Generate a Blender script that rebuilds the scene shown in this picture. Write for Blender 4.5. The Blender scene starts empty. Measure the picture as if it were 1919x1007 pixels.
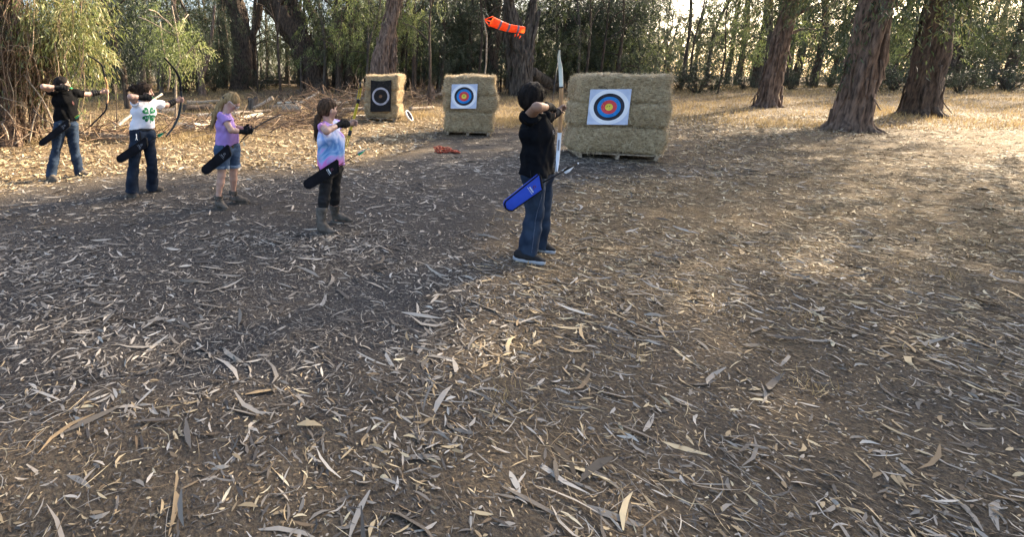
import bpy, bmesh, math, random
import numpy as np
from mathutils import Vector, Matrix
from mathutils.bvhtree import BVHTree

R = math.radians
scene = bpy.context.scene
COL = scene.collection

# ------------------------------------------------------------------ camera, world, sun, exposure
PF, PCX, PCY, CAMH = 867.0, 600.0, 297.0, 1.57       # focal length and principal point in photograph pixels
PITCH = math.atan(156.0 / 867.0)
cam_data = bpy.data.cameras.new('camera')
cam = bpy.data.objects.new('camera', cam_data)
COL.objects.link(cam)
cam.location = (0, 0, CAMH)
cam.rotation_euler = (math.pi / 2 - PITCH, 0, 0)
cam_data.sensor_width = 36.0
cam_data.lens = PF / 1919.0 * 36.0
cam_data.shift_x = (959.5 - PCX) / 1919.0
cam_data.shift_y = -(503.5 - PCY) / 1919.0
cam_data.clip_start = 0.05
cam_data.clip_end = 2000
scene.camera = cam

SUN_EL, SUN_AZ = R(28), R(61)                          # azimuth from +Y towards +X
sun_dir = Vector((math.sin(SUN_AZ) * math.cos(SUN_EL), math.cos(SUN_AZ) * math.cos(SUN_EL), math.sin(SUN_EL)))
world = bpy.data.worlds.new('World')
scene.world = world
world.use_nodes = True
wn = world.node_tree.nodes
bg = wn['Background']
sky = wn.new('ShaderNodeTexSky')
sky.sky_type = 'NISHITA'
sky.sun_disc = False
sky.sun_elevation = SUN_EL
sky.sun_rotation = SUN_AZ
sky.air_density = 0.9
sky.dust_density = 3.5
sky.ozone_density = 0.4
world.node_tree.links.new(sky.outputs[0], bg.inputs['Color'])
bg.inputs['Strength'].default_value = 0.135
sd = bpy.data.lights.new('sun', 'SUN')
sd.energy = 5.0
sd.angle = R(0.6)
sd.color = (1.0, 0.83, 0.60)
sun = bpy.data.objects.new('sun', sd)
COL.objects.link(sun)
sun.rotation_euler = (-sun_dir).to_track_quat('-Z', 'Y').to_euler()
scene.view_settings.view_transform = 'Standard'
scene.view_settings.look = 'None'
scene.view_settings.gamma = 1.0
scene.view_settings.exposure = 2.3
scene.cycles.max_bounces = 6
scene.cycles.diffuse_bounces = 3
scene.cycles.transmission_bounces = 3
scene.cycles.use_denoising = True

# ------------------------------------------------------------------ pixel -> world helpers
cp, sp = math.cos(PITCH), math.sin(PITCH)
def ray(px, py):
    v = (py - PCY) / PF
    return np.array([(px - PCX) / PF, cp - v * sp, -sp - v * cp])
def P(px, py, Y):
    d = ray(px, py); t = Y / d[1]
    return np.array([d[0] * t, Y, CAMH + d[2] * t])
def sstep(a, b, x):
    t = np.clip((x - a) / (b - a), 0, 1); return t * t * (3 - 2 * t)
def terrain(x, y):
    x = np.asarray(x, float); y = np.asarray(y, float)
    z = 0.62 * sstep(15, 36, y)
    z = z + 0.012 * np.sin(1.7 * x + 0.6 * y) * np.sin(1.1 * y - 0.7 * x + 1) + 0.008 * np.sin(3.9 * x - 1.3) * np.sin(4.3 * y + .5)
    z = z + 0.05 * np.sin(.33 * x + 1.1) * np.sin(.41 * y) * sstep(10, 25, np.hypot(x, y))
    return z
def G(px, py, dz=0.0):
    d = ray(px, py); lo, hi = 0.5, 120.0
    ts = np.linspace(0.5, 90, 6000)
    f = CAMH + d[2] * ts - terrain(d[0] * ts, d[1] * ts)
    i = np.argmax(f < 0)
    if f[i] >= 0: i = len(ts) - 1
    t = ts[i]
    return np.array([d[0] * t, d[1] * t, float(terrain(d[0] * t, d[1] * t)) + dz])
def N3(v):
    v = np.asarray(v, float); return v / max(1e-9, np.linalg.norm(v))
def A(*v): return np.array(v, float)

# ------------------------------------------------------------------ mesh accumulation and objects
BASE = {}
class MB:
    def __init__(s): s.V = []; s.Q = []; s.T = []; s.n = 0; s.rq = []; s.rt = []
    def add(s, V, Q=None, T=None, r=0.5):
        V = np.asarray(V, float).reshape(-1, 3); s.V.append(V)
        if Q is not None and len(Q):
            Q = np.asarray(Q, np.int64).reshape(-1, 4); s.Q.append(Q + s.n)
            s.rq.append(np.broadcast_to(np.asarray(r, float), (len(Q),)) if np.ndim(r) == 0 or len(r) == len(Q) else np.full(len(Q), .5))
        if T is not None and len(T):
            T = np.asarray(T, np.int64).reshape(-1, 3); s.T.append(T + s.n)
            s.rt.append(np.broadcast_to(np.asarray(r, float), (len(T),)) if np.ndim(r) == 0 else np.full(len(T), .5))
        s.n += len(V)
        return s
    def arrays(s):
        V = np.concatenate(s.V) if s.V else np.zeros((0, 3))
        Q = np.concatenate(s.Q) if s.Q else np.zeros((0, 4), int)
        T = np.concatenate(s.T) if s.T else np.zeros((0, 3), int)
        r = np.concatenate(s.rq + s.rt) if (s.rq or s.rt) else np.zeros(0)
        return V, Q, T, r
    def mesh(s, name, mat, smooth=True, off=None):
        V, Q, T, r = s.arrays()
        if off is not None: V = V - np.asarray(off)
        me = bpy.data.meshes.new(name)
        me.vertices.add(len(V)); me.vertices.foreach_set('co', V.astype(np.float32).ravel())
        nl = len(Q) * 4 + len(T) * 3
        me.loops.add(nl)
        me.loops.foreach_set('vertex_index', np.concatenate([Q.ravel(), T.ravel()]).astype(np.int32))
        npoly = len(Q) + len(T)
        me.polygons.add(npoly)
        ls = np.concatenate([np.arange(len(Q)) * 4, len(Q) * 4 + np.arange(len(T)) * 3]).astype(np.int32)
        me.polygons.foreach_set('loop_start', ls)
        me.polygons.foreach_set('use_smooth', np.full(npoly, bool(smooth)))
        at = me.attributes.new('rnd', 'FLOAT', 'FACE')
        at.data.foreach_set('value', r.astype(np.float32))
        me.update(calc_edges=True)
        me.validate()
        if mat is not None: me.materials.append(mat)
        return me
def build(name, mb, mat, parent=None, smooth=True):
    V = mb.arrays()[0]
    if parent is None:
        off = np.array([(V[:, 0].min() + V[:, 0].max()) / 2, (V[:, 1].min() + V[:, 1].max()) / 2, V[:, 2].min()])
    else:
        off = BASE[parent.name]
    me = mb.mesh(name, mat, smooth, off)
    o = bpy.data.objects.new(name, me); COL.objects.link(o)
    if parent is None: o.location = off
    else: o.parent = parent
    BASE[o.name] = off
    return o
def tag(o, label=None, cat=None, group=None, kind=None):
    if label: o['label'] = label
    if cat: o['category'] = cat
    if group: o['group'] = group
    if kind: o['kind'] = kind
    return o
def thing(name, label, cat, loc, group=None):
    o = bpy.data.objects.new(name, None); COL.objects.link(o)
    o.empty_display_size = 0.1
    o.location = tuple(loc); BASE[o.name] = np.asarray(loc, float)
    return tag(o, label, cat, group)
def dup(o, loc, rotz=0.0, scale=1.0, label=None, group=None):
    r = o.copy(); COL.objects.link(r)
    r.location = tuple(loc); r.rotation_euler = (0, 0, rotz)
    r.scale = (scale,) * 3 if np.ndim(scale) == 0 else tuple(scale)
    if label: r['label'] = label
    if group: r['group'] = group
    for ch in list(o.children):
        c = ch.copy(); COL.objects.link(c); c.parent = r
        for g in ch.children:
            d = g.copy(); COL.objects.link(d); d.parent = c
    return r

# ------------------------------------------------------------------ shape helpers
def frames(path):
    path = np.asarray(path, float); n = len(path)
    t = np.gradient(path, axis=0); t /= np.maximum(1e-9, np.linalg.norm(t, axis=1))[:, None]
    ref = A(0, 0, 1) if abs(t[0][2]) < .9 else A(1, 0, 0)
    u = np.zeros_like(path); u[0] = N3(ref - t[0] * np.dot(ref, t[0]))
    for i in range(1, n):
        w = u[i - 1] - t[i] * np.dot(u[i - 1], t[i]); u[i] = N3(w)
    return t, u, np.cross(t, u)
def smooth_path(pts, n):
    pts = np.asarray(pts, float); k = len(pts)
    if k == 2: return pts[0] + (pts[1] - pts[0]) * np.linspace(0, 1, n)[:, None]
    e = np.vstack([2 * pts[0] - pts[1], pts, 2 * pts[-1] - pts[-2]])
    out = []
    for s in np.linspace(0, k - 1, n):
        i = min(int(s), k - 2); f = s - i
        p0, p1, p2, p3 = e[i], e[i + 1], e[i + 2], e[i + 3]
        out.append(.5 * (2 * p1 + (p2 - p0) * f + (2 * p0 - 5 * p1 + 4 * p2 - p3) * f * f + (3 * p1 - p0 - 3 * p2 + p3) * f ** 3))
    return np.array(out)
def tube(path, rad, sides=8, flat=1.0, rough=0.0, seed=0, cap=True, up=None):
    """swept tube; flat squeezes the second axis; rough = bark relief"""
    path = np.asarray(path, float); n = len(path)
    rad = np.broadcast_to(np.asarray(rad, float), (n,))
    t, u, w = frames(path)
    if up is not None:
        u = np.array([N3(np.asarray(up) - tt * np.dot(up, tt)) for tt in t]); w = np.cross(t, u)
    a = np.linspace(0, 2 * math.pi, sides, endpoint=False)
    rr = np.ones((n, sides))
    if rough:
        g = np.random.default_rng(seed)
        for k in range(7):
            f = g.integers(2, max(3, sides // 3)); ph = g.random() * 6.28; tw = g.normal(0, .35); am = rough * g.uniform(.3, .8) / (1 + .1 * f)
            rr += am * np.sin(f * a[None, :] + ph + tw * np.arange(n)[:, None])
        rr += g.normal(0, rough * .25, (n, sides))
    c = np.cos(a)[None, :] * rr; s_ = np.sin(a)[None, :] * rr * flat
    V = path[:, None, :] + rad[:, None, None] * (c[:, :, None] * u[:, None, :] + s_[:, :, None] * w[:, None, :])
    V = V.reshape(-1, 3)
    i = np.arange(n - 1)[:, None] * sides; j = np.arange(sides)[None, :]; j2 = (j + 1) % sides
    Q = np.stack([i + j, i + j2, i + sides + j2, i + sides + j], -1).reshape(-1, 4)
    T = None
    if cap:
        V = np.vstack([V, path[0], path[-1]]); b = n * sides
        jj = np.arange(sides); jn = (jj + 1) % sides
        T = np.vstack([np.stack([np.full(sides, b), jn, jj], -1), np.stack([np.full(sides, b + 1), (n - 1) * sides + jj, (n - 1) * sides + jn], -1)])
    return V, Q, T
def box(c, size, ax=None):
    ax = np.eye(3) if ax is None else np.asarray(ax, float)
    s = np.asarray(size, float) / 2
    k = np.array([[-1, -1, -1], [1, -1, -1], [1, 1, -1], [-1, 1, -1], [-1, -1, 1], [1, -1, 1], [1, 1, 1], [-1, 1, 1]]) * s
    V = np.asarray(c) + k @ ax
    Q = [[0, 3, 2, 1], [4, 5, 6, 7], [0, 1, 5, 4], [1, 2, 6, 5], [2, 3, 7, 6], [3, 0, 4, 7]]
    return V, Q, None
def disc(c, n, r, depth=.002, sides=40, r2=None, up=(0, 0, 1)):
    """flat cylinder of radius r whose front faces n"""
    n = N3(n); u = N3(np.cross(up, n)); v = np.cross(n, u)
    a = np.linspace(0, 2 * math.pi, sides, endpoint=False)
    ring = r * (np.cos(a)[:, None] * u + np.sin(a)[:, None] * v)
    c = np.asarray(c, float)
    V = np.vstack([c + ring, c + ring + n * depth, c + n * depth])
    j = np.arange(sides); jn = (j + 1) % sides
    Q = np.stack([j, jn, sides + jn, sides + j], -1)
    T = np.stack([np.full(sides, 2 * sides), sides + j, sides + jn], -1)
    return V, Q, T
def ring(c, n, r0, r1, depth=.002, sides=48, up=(0, 0, 1)):
    n = N3(n); u = N3(np.cross(up, n)); v = np.cross(n, u)
    a = np.linspace(0, 2 * math.pi, sides, endpoint=False)
    d = np.cos(a)[:, None] * u + np.sin(a)[:, None] * v; c = np.asarray(c, float)
    V = np.vstack([c + d * r0, c + d * r0 + n * depth, c + d * r1 + n * depth, c + d * r1])
    j = np.arange(sides); jn = (j + 1) % sides
    Q = np.vstack([np.stack([k * sides + j, (k + 1) * sides + j, (k + 1) * sides + jn, k * sides + jn], -1) for k in range(3)])
    return V, Q[:, ::-1], None
def slab(outline, o, u, v, n, th, bev=.01, seg=2):
    """bevelled plate from a 2-D outline in the frame (u, v), thickness th along n"""
    bm = bmesh.new()
    o, u, v, n = map(np.asarray, (o, u, v, n))
    f = bm.faces.new([bm.verts.new(o + p[0] * u + p[1] * v - n * th / 2) for p in outline])
    r = bmesh.ops.extrude_face_region(bm, geom=[f])
    bmesh.ops.translate(bm, vec=Vector(n * th), verts=[e for e in r['geom'] if isinstance(e, bmesh.types.BMVert)])
    bmesh.ops.recalc_face_normals(bm, faces=bm.faces[:])
    if bev: bmesh.ops.bevel(bm, geom=bm.edges[:], offset=bev, segments=seg, affect='EDGES', profile=.6)
    bmesh.ops.triangulate(bm, faces=bm.faces[:])
    bm.verts.index_update()
    V = np.array([x.co[:] for x in bm.verts]); T = np.array([[q.index for q in fc.verts] for fc in bm.faces]); bm.free()
    return V, None, T
def leafcloud(C, D, L, W, g, bend=.15):
    """lanceolate leaves: base points C, directions D, lengths, widths -> 4-vertex kites"""
    n = len(C)
    D = D / np.maximum(1e-9, np.linalg.norm(D, axis=1))[:, None]
    S = np.cross(D, g.normal(size=(n, 3))); S /= np.maximum(1e-9, np.linalg.norm(S, axis=1))[:, None]
    Nn = np.cross(D, S)
    L = L[:, None]; W = W[:, None]
    m = C + D * L * .42 + Nn * L * bend * .5
    V = np.stack([C, m + S * W / 2, C + D * L, m - S * W / 2], 1).reshape(-1, 3)
    Q = np.arange(4 * n).reshape(-1, 4)
    return V, Q
def strips(C, yaw, L, W, curl, tilt, g):
    """curled ground leaves / bark strips: 4 cross rows, 3 quads"""
    n = len(C)
    d = np.stack([np.cos(yaw), np.sin(yaw), np.zeros(n)], 1); s = np.stack([-np.sin(yaw), np.cos(yaw), np.zeros(n)], 1)
    t = np.array([0, .33, .68, 1.0]); wp = np.array([.25, 1, .85, .08])
    swy = g.normal(0, .09, n)
    V = np.zeros((n, 4, 2, 3))
    roll = g.normal(0, .3, n)
    for k in range(4):
        x = (t[k] - .5) * L; y = swy * L * (4 * (t[k] - .5) ** 2 - .5); z = curl * L * (4 * (t[k] - .5) ** 2) + tilt * L * (t[k])
        c = C + d * x[:, None] + s * y[:, None]; c[:, 2] += z
        h = W * wp[k] / 2
        for q, sg in enumerate((-1, 1)):
            V[:, k, q] = c + s * (sg * h * np.cos(roll))[:, None]
            V[:, k, q, 2] += np.abs(h * np.sin(roll)) * (1 + sg * np.sign(roll))
    b = (np.arange(n) * 8)[:, None]
    Q = np.concatenate([b + np.array([[2 * k, 2 * k + 2, 2 * k + 3, 2 * k + 1]]) for k in range(3)], 1).reshape(-1, 4)
    return V.reshape(-1, 3), Q

# ------------------------------------------------------------------ implicit surfaces (bodies, clothes, hair)
class Field:
    def __init__(s, lo, hi, h):
        s.lo = np.asarray(lo, float); s.h = h
        s.n = np.ceil((np.asarray(hi) - s.lo) / h).astype(int) + 1
        s.ax = [s.lo[i] + h * np.arange(s.n[i]) for i in range(3)]
        s.d = np.full(s.n, 0.15, np.float32)
    def sub(s, lo, hi):
        sl = []
        for i in range(3):
            a = max(0, int((lo[i] - s.lo[i]) / s.h)); b = min(s.n[i], int((hi[i] - s.lo[i]) / s.h) + 2)
            if b <= a: return None, None
            sl.append(slice(a, b))
        g = np.meshgrid(*[s.ax[i][sl[i]] for i in range(3)], indexing='ij')
        return tuple(sl), np.stack(g, -1).astype(np.float32)
    def mix(s, sl, e, k, op):
        d = s.d[sl]
        if op == 'u':
            if k > 0:
                hh = np.clip(.5 + .5 * (d - e) / k, 0, 1); s.d[sl] = d + (e - d) * hh - k * hh * (1 - hh)
            else: s.d[sl] = np.minimum(d, e)
        else:
            e = -e
            if k > 0:
                hh = np.clip(.5 - .5 * (d - e) / k, 0, 1); s.d[sl] = d + (e - d) * hh + k * hh * (1 - hh)
            else: s.d[sl] = np.maximum(d, e)
    def cone(s, a, b, ra, rb, k=.015, lat=None, w=1.0, ca=False, cb=False, op='u'):
        a = np.asarray(a, float); b = np.asarray(b, float); m = max(ra, rb) * max(1, w) + k + 3 * s.h + .01
        sl, p = s.sub(np.minimum(a, b) - m, np.maximum(a, b) + m)
        if sl is None: return s
        ab = b - a; L2 = max(1e-9, ab @ ab); pa = p - a.astype(np.float32)
        t = np.clip(pa @ ab.astype(np.float32) / L2, 0, 1)
        o = pa - t[..., None] * ab.astype(np.float32)
        if lat is not None:
            l = N3(lat).astype(np.float32); x = o @ l
            q = (o * o).sum(-1) - x * x + (x / w) ** 2
        else: q = (o * o).sum(-1)
        e = np.sqrt(np.maximum(q, 0)) - (ra + (rb - ra) * t)
        nb = N3(ab).astype(np.float32)
        if ca: e = np.maximum(e, -(pa @ nb))
        if cb: e = np.maximum(e, (p - b.astype(np.float32)) @ nb)
        s.mix(sl, e, k, op); return s
    def ell(s, c, axes, rad, k=.01, op='u'):
        c = np.asarray(c, float); rad = np.asarray(rad, float); m = rad.max() + k + 3 * s.h
        sl, p = s.sub(c - m, c + m)
        if sl is None: return s
        q = (p - c.astype(np.float32)) @ np.asarray(axes, float).T.astype(np.float32)
        e = (np.sqrt(((q / rad.astype(np.float32)) ** 2).sum(-1)) - 1) * float(rad.min() * .6 + rad.mean() * .4)
        s.mix(sl, e, k, op); return s
    def plane(s, p, n, soft=0):
        """remove everything on the side the normal n points to"""
        n = N3(n)
        e = (s.ax[0] * n[0])[:, None, None] + (s.ax[1] * n[1])[None, :, None] + (s.ax[2] * n[2])[None, None, :] - float(np.dot(p, n))
        s.d = np.maximum(s.d, e.astype(np.float32)); return s
    def folds(s, amp, freq, seed, stretch=(1, 1, 1)):
        g = np.random.default_rng(seed); e = np.zeros(s.n, np.float32)
        for k in range(6):
            f = N3(g.normal(size=3) * np.asarray(stretch)) * freq * g.uniform(.6, 1.7); ph = g.random() * 6.28
            x = (s.ax[0] * f[0])[:, None, None] + (s.ax[1] * f[1])[None, :, None] + (s.ax[2] * f[2])[None, None, :] + ph
            e += np.sin(x + .9 * np.sin(x * .37 + ph)).astype(np.float32)
        s.d += e * amp / 3; return s
    def arrays(s):
        d = s.d; h = s.h; ins = d < 0; nx, ny, nz = d.shape
        c = np.zeros((nx - 1, ny - 1, nz - 1), np.int8)
        cor = [(i, j, k) for i in (0, 1) for j in (0, 1) for k in (0, 1)]
        for i, j, k in cor: c += ins[i:nx - 1 + i, j:ny - 1 + j, k:nz - 1 + k]
        act = (c > 0) & (c < 8); I = np.argwhere(act); n = len(I)
        idx = np.full(act.shape, -1, np.int64); idx[act] = np.arange(n)
        acc = np.zeros((n, 3)); cnt = np.zeros(n)
        for a in cor:
            for ax in range(3):
                if a[ax]: continue
                b = list(a); b[ax] = 1
                da = d[I[:, 0] + a[0], I[:, 1] + a[1], I[:, 2] + a[2]]; db = d[I[:, 0] + b[0], I[:, 1] + b[1], I[:, 2] + b[2]]
                m = (da < 0) != (db < 0)
                t = np.where(m, da / np.where(m, da - db, 1), 0)
                p = np.tile(np.array(a, float), (n, 1)); p[:, ax] += t
                acc[m] += p[m]; cnt[m] += 1
        V = (I + acc / cnt[:, None]) * h + s.lo
        Qs = []
        for ax in range(3):
            o1, o2 = (ax + 1) % 3, (ax + 2) % 3
            sa = [slice(None)] * 3; sb = [slice(None)] * 3
            sa[ax] = slice(0, -1); sb[ax] = slice(1, None)
            E = np.argwhere(ins[tuple(sa)] != ins[tuple(sb)])
            E = E[(E[:, o1] > 0) & (E[:, o1] < d.shape[o1] - 1) & (E[:, o2] > 0) & (E[:, o2] < d.shape[o2] - 1)]
            q = []
            for du, dv in ((-1, -1), (0, -1), (0, 0), (-1, 0)):
                e = E.copy(); e[:, o1] += du; e[:, o2] += dv; q.append(idx[e[:, 0], e[:, 1], e[:, 2]])
            q = np.stack(q, 1); fl = ~ins[E[:, 0], E[:, 1], E[:, 2]]
            q[fl] = q[fl][:, ::-1]; Qs.append(q)
        Q = np.concatenate(Qs); Q = Q[(Q >= 0).all(1)]
        return V, Q
    def mb(s):
        V, Q = s.arrays(); return MB().add(V, Q)
# ------------------------------------------------------------------ procedural materials
MATS = {}
def mat(name, c1, c2=None, scale=8.0, detail=4, rough=.8, spec=.25, bump=0.0, bscale=None, stretch=(1, 1, 1), ramp=None, trans=0.0, contrast=(.35, .65), sheen=0.0, coord='Object', nmix=0.0):
    """c1/c2 mixed by a noise, or ramp = colours picked per leaf/blade; trans = share of translucency"""
    if name in MATS: return MATS[name]
    m = bpy.data.materials.new(name); m.use_nodes = True
    nt = m.node_tree; nd = nt.nodes; lk = nt.links
    b = nd['Principled BSDF']; out = nd['Material Output']
    b.inputs['Roughness'].default_value = rough
    b.inputs['Specular IOR Level'].default_value = spec
    if sheen: b.inputs['Sheen Weight'].default_value = sheen
    tc = nd.new('ShaderNodeTexCoord'); mp = nd.new('ShaderNodeMapping')
    mp.inputs['Scale'].default_value = stretch
    lk.new(tc.outputs[coord], mp.inputs['Vector'])
    col = None
    nz = nd.new('ShaderNodeTexNoise'); nz.inputs['Scale'].default_value = scale; nz.inputs['Detail'].default_value = detail
    lk.new(mp.outputs[0], nz.inputs['Vector'])
    if ramp:
        at = nd.new('ShaderNodeAttribute'); at.attribute_name = 'rnd'
        cr = nd.new('ShaderNodeValToRGB'); e = cr.color_ramp.elements
        while len(e) < len(ramp): e.new(.5)
        for i, c in enumerate(ramp):
            e[i].position = i / (len(ramp) - 1); e[i].color = (*c, 1)
        lk.new(at.outputs['Fac'], cr.inputs['Fac']); col = cr.outputs['Color']
        if nmix:
            mx = nd.new('ShaderNodeMix'); mx.data_type = 'RGBA'; mx.blend_type = 'MULTIPLY'; mx.inputs['Factor'].default_value = nmix
            lk.new(col, mx.inputs['A']); lk.new(nz.outputs['Fac'], mx.inputs['B']); col = mx.outputs['Result']
    else:
        cr = nd.new('ShaderNodeValToRGB'); e = cr.color_ramp.elements
        e[0].position, e[1].position = contrast
        e[0].color = (*c1, 1); e[1].color = (*(c2 or c1), 1)
        lk.new(nz.outputs['Fac'], cr.inputs['Fac']); col = cr.outputs['Color']
    lk.new(col, b.inputs['Base Color'])
    if bump:
        bn = nd.new('ShaderNodeTexNoise'); bn.inputs['Scale'].default_value = bscale or scale * 4; bn.inputs['Detail'].default_value = 5
        lk.new(mp.outputs[0], bn.inputs['Vector'])
        bp = nd.new('ShaderNodeBump'); bp.inputs['Strength'].default_value = bump; bp.inputs['Distance'].default_value = .02
        lk.new(bn.outputs['Fac'], bp.inputs['Height']); lk.new(bp.outputs[0], b.inputs['Normal'])
    if trans:
        tr = nd.new('ShaderNodeBsdfTranslucent'); lk.new(col, tr.inputs['Color'])
        ms = nd.new('ShaderNodeMixShader'); ms.inputs[0].default_value = trans
        lk.new(b.outputs[0], ms.inputs[1]); lk.new(tr.outputs[0], ms.inputs[2]); lk.new(ms.outputs[0], out.inputs['Surface'])
    MATS[name] = m
    return m

GREEN = [(.014, .022, .010), (.026, .038, .016), (.045, .062, .026), (.08, .095, .038), (.14, .145, .06), (.19, .135, .075)]
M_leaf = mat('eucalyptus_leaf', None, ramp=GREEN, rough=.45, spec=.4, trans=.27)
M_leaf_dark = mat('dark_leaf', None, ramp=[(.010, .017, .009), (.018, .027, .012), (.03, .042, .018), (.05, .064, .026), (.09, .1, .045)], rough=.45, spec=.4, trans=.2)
M_leaf_light = mat('sun_tinted_leaf', None, ramp=[(.05, .065, .022), (.11, .14, .04), (.20, .24, .07), (.32, .35, .12), (.45, .42, .22)], rough=.4, spec=.5, trans=.45)  # leaf colour lightened to stand for foliage in the sun
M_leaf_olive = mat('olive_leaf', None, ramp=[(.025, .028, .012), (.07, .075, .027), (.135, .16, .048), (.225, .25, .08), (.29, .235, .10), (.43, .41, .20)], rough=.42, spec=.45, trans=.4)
M_leaf_brown = mat('dry_leaf', None, ramp=[(.06, .04, .025), (.13, .08, .045), (.22, .14, .07), (.30, .21, .12)], rough=.7, trans=.25)
M_bark = mat('dark_bark', (.028, .021, .016), (.105, .075, .055), scale=5, detail=9, stretch=(3, 3, .75), rough=.95, bump=1.0, bscale=16)
M_bark_red = mat('shaggy_bark', (.055, .038, .03), (.22, .152, .112), scale=5, detail=9, stretch=(3, 3, .7), rough=.95, bump=1.0, bscale=16)
M_bark_grey = mat('grey_bark', (.032, .026, .022), (.135, .108, .084), scale=4, stretch=(3, 3, .5), rough=.95, bump=.8, bscale=14)
M_dead = mat('weathered_wood', (.15, .11, .075), (.40, .32, .23), scale=7, stretch=(3, 3, 3), rough=.9, bump=.6, bscale=30)
M_dead_dark = mat('dark_dead_wood', (.03, .024, .02), (.12, .09, .068), scale=7, rough=.95, bump=.7, bscale=30)
M_cut = mat('cut_wood', (.48, .34, .18), (.62, .47, .27), scale=30, rough=.8)
M_vine = mat('dry_vine', None, ramp=[(.06, .04, .028), (.14, .09, .06), (.25, .17, .105), (.36, .27, .17)], rough=.9)
STRAWC = [(.25, .18, .10), (.40, .305, .178), (.52, .415, .26), (.64, .535, .37)]
M_straw = mat('straw', None, ramp=STRAWC, rough=.65, spec=.3, trans=.15)
M_bale = mat('straw_core', (.17, .122, .068), (.52, .405, .245), scale=16, stretch=(1, 1, 2.2), detail=8, rough=.85, bump=1.0, bscale=60, contrast=(.3, .68))
M_grass = mat('dry_grass', None, ramp=[(.16, .11, .055), (.27, .19, .09), (.37, .275, .135), (.46, .36, .19)], rough=.7, trans=.3)
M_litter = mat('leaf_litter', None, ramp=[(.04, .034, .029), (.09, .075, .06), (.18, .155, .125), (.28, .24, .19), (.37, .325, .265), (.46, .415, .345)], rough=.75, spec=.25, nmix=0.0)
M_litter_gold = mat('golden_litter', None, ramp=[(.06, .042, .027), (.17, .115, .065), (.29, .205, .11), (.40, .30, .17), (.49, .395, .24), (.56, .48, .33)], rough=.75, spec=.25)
M_black = mat('black_cloth', (.005, .005, .0055), (.010, .010, .011), scale=40, rough=.9, spec=.12, bump=.2)
M_rubber = mat('black_rubber', (.012, .012, .013), (.02, .02, .022), scale=30, rough=.5)
M_metal = mat('grey_metal', (.35, .35, .36), (.5, .5, .5), scale=20, rough=.35, spec=.6)
M_white = mat('white_plastic', (.62, .63, .62), (.75, .75, .74), scale=20, rough=.45)

# ground: one sheet; its soil colour varies from trodden dark mulch in the trees' shade band to straw-strewn earth
def ground_material():
    m = bpy.data.materials.new('ground_soil'); m.use_nodes = True
    nt = m.node_tree; nd = nt.nodes; lk = nt.links; b = nd['Principled BSDF']
    b.inputs['Roughness'].default_value = .95; b.inputs['Specular IOR Level'].default_value = .1
    at = nd.new('ShaderNodeAttribute'); at.attribute_name = 'straw'
    tc = nd.new('ShaderNodeTexCoord')
    def noise(sc, det=6, mapping=None):
        n = nd.new('ShaderNodeTexNoise'); n.inputs['Scale'].default_value = sc; n.inputs['Detail'].default_value = det; n.inputs['Roughness'].default_value = .65
        lk.new(tc.outputs['Object'], n.inputs['Vector']); return n.outputs['Fac']
    def ramp(f, *st):
        r = nd.new('ShaderNodeValToRGB'); e = r.color_ramp.elements
        while len(e) < len(st): e.new(.5)
        for i, (p, c) in enumerate(st): e[i].position = p; e[i].color = (*c, 1)
        lk.new(f, r.inputs['Fac']); return r.outputs['Color']
    dark = ramp(noise(70, 8), (.34, (.022, .020, .019)), (.52, (.052, .046, .041)), (.70, (.125, .108, .09)))
    gold = ramp(noise(60, 8), (.30, (.045, .031, .019)), (.5, (.12, .084, .047)), (.7, (.26, .19, .105)))
    ad = nd.new('ShaderNodeMath'); ad.operation = 'MULTIPLY_ADD'; lk.new(noise(1.3, 5), ad.inputs[0]); ad.inputs[1].default_value = .9; ad.inputs[2].default_value = -.45
    sm = nd.new('ShaderNodeMath'); sm.operation = 'ADD'; sm.use_clamp = True; lk.new(at.outputs['Fac'], sm.inputs[0]); lk.new(ad.outputs[0], sm.inputs[1])
    mx = nd.new('ShaderNodeMix'); mx.data_type = 'RGBA'; lk.new(sm.outputs[0], mx.inputs['Factor']); lk.new(dark, mx.inputs['A']); lk.new(gold, mx.inputs['B'])
    lk.new(mx.outputs['Result'], b.inputs['Base Color'])
    bp = nd.new('ShaderNodeBump'); bp.inputs['Strength'].default_value = .9; bp.inputs['Distance'].default_value = .03
    lk.new(noise(30, 10), bp.inputs['Height']); lk.new(bp.outputs[0], b.inputs['Normal'])
    return m
def strawness(x, y):
    """0 = bare dark mulch of the shooting lane, 1 = straw and dry grass"""
    x = np.asarray(x, float); y = np.asarray(y, float)
    c = y - .57 * x + .7 * np.sin(x * .9 + 1) + .5 * np.sin(y * .8)
    lane = sstep(2.6, 4.2, c) * (1 - sstep(7.0, 9.2 + .25 * np.maximum(x, 0), c - .35 * np.clip(x + 1, 0, 3.5)))  # mulch band follows the trees' cast shade, so its colour deepens that shadow
    lane = lane * (1 - .75 * sstep(4.5, 8, x)) * (1 - .4 * sstep(-2.5, -6, x))
    near = .45 * (1 - sstep(2.0, 4.5, y))
    return np.clip(.9 - .9 * lane - near, 0, 1)
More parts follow.
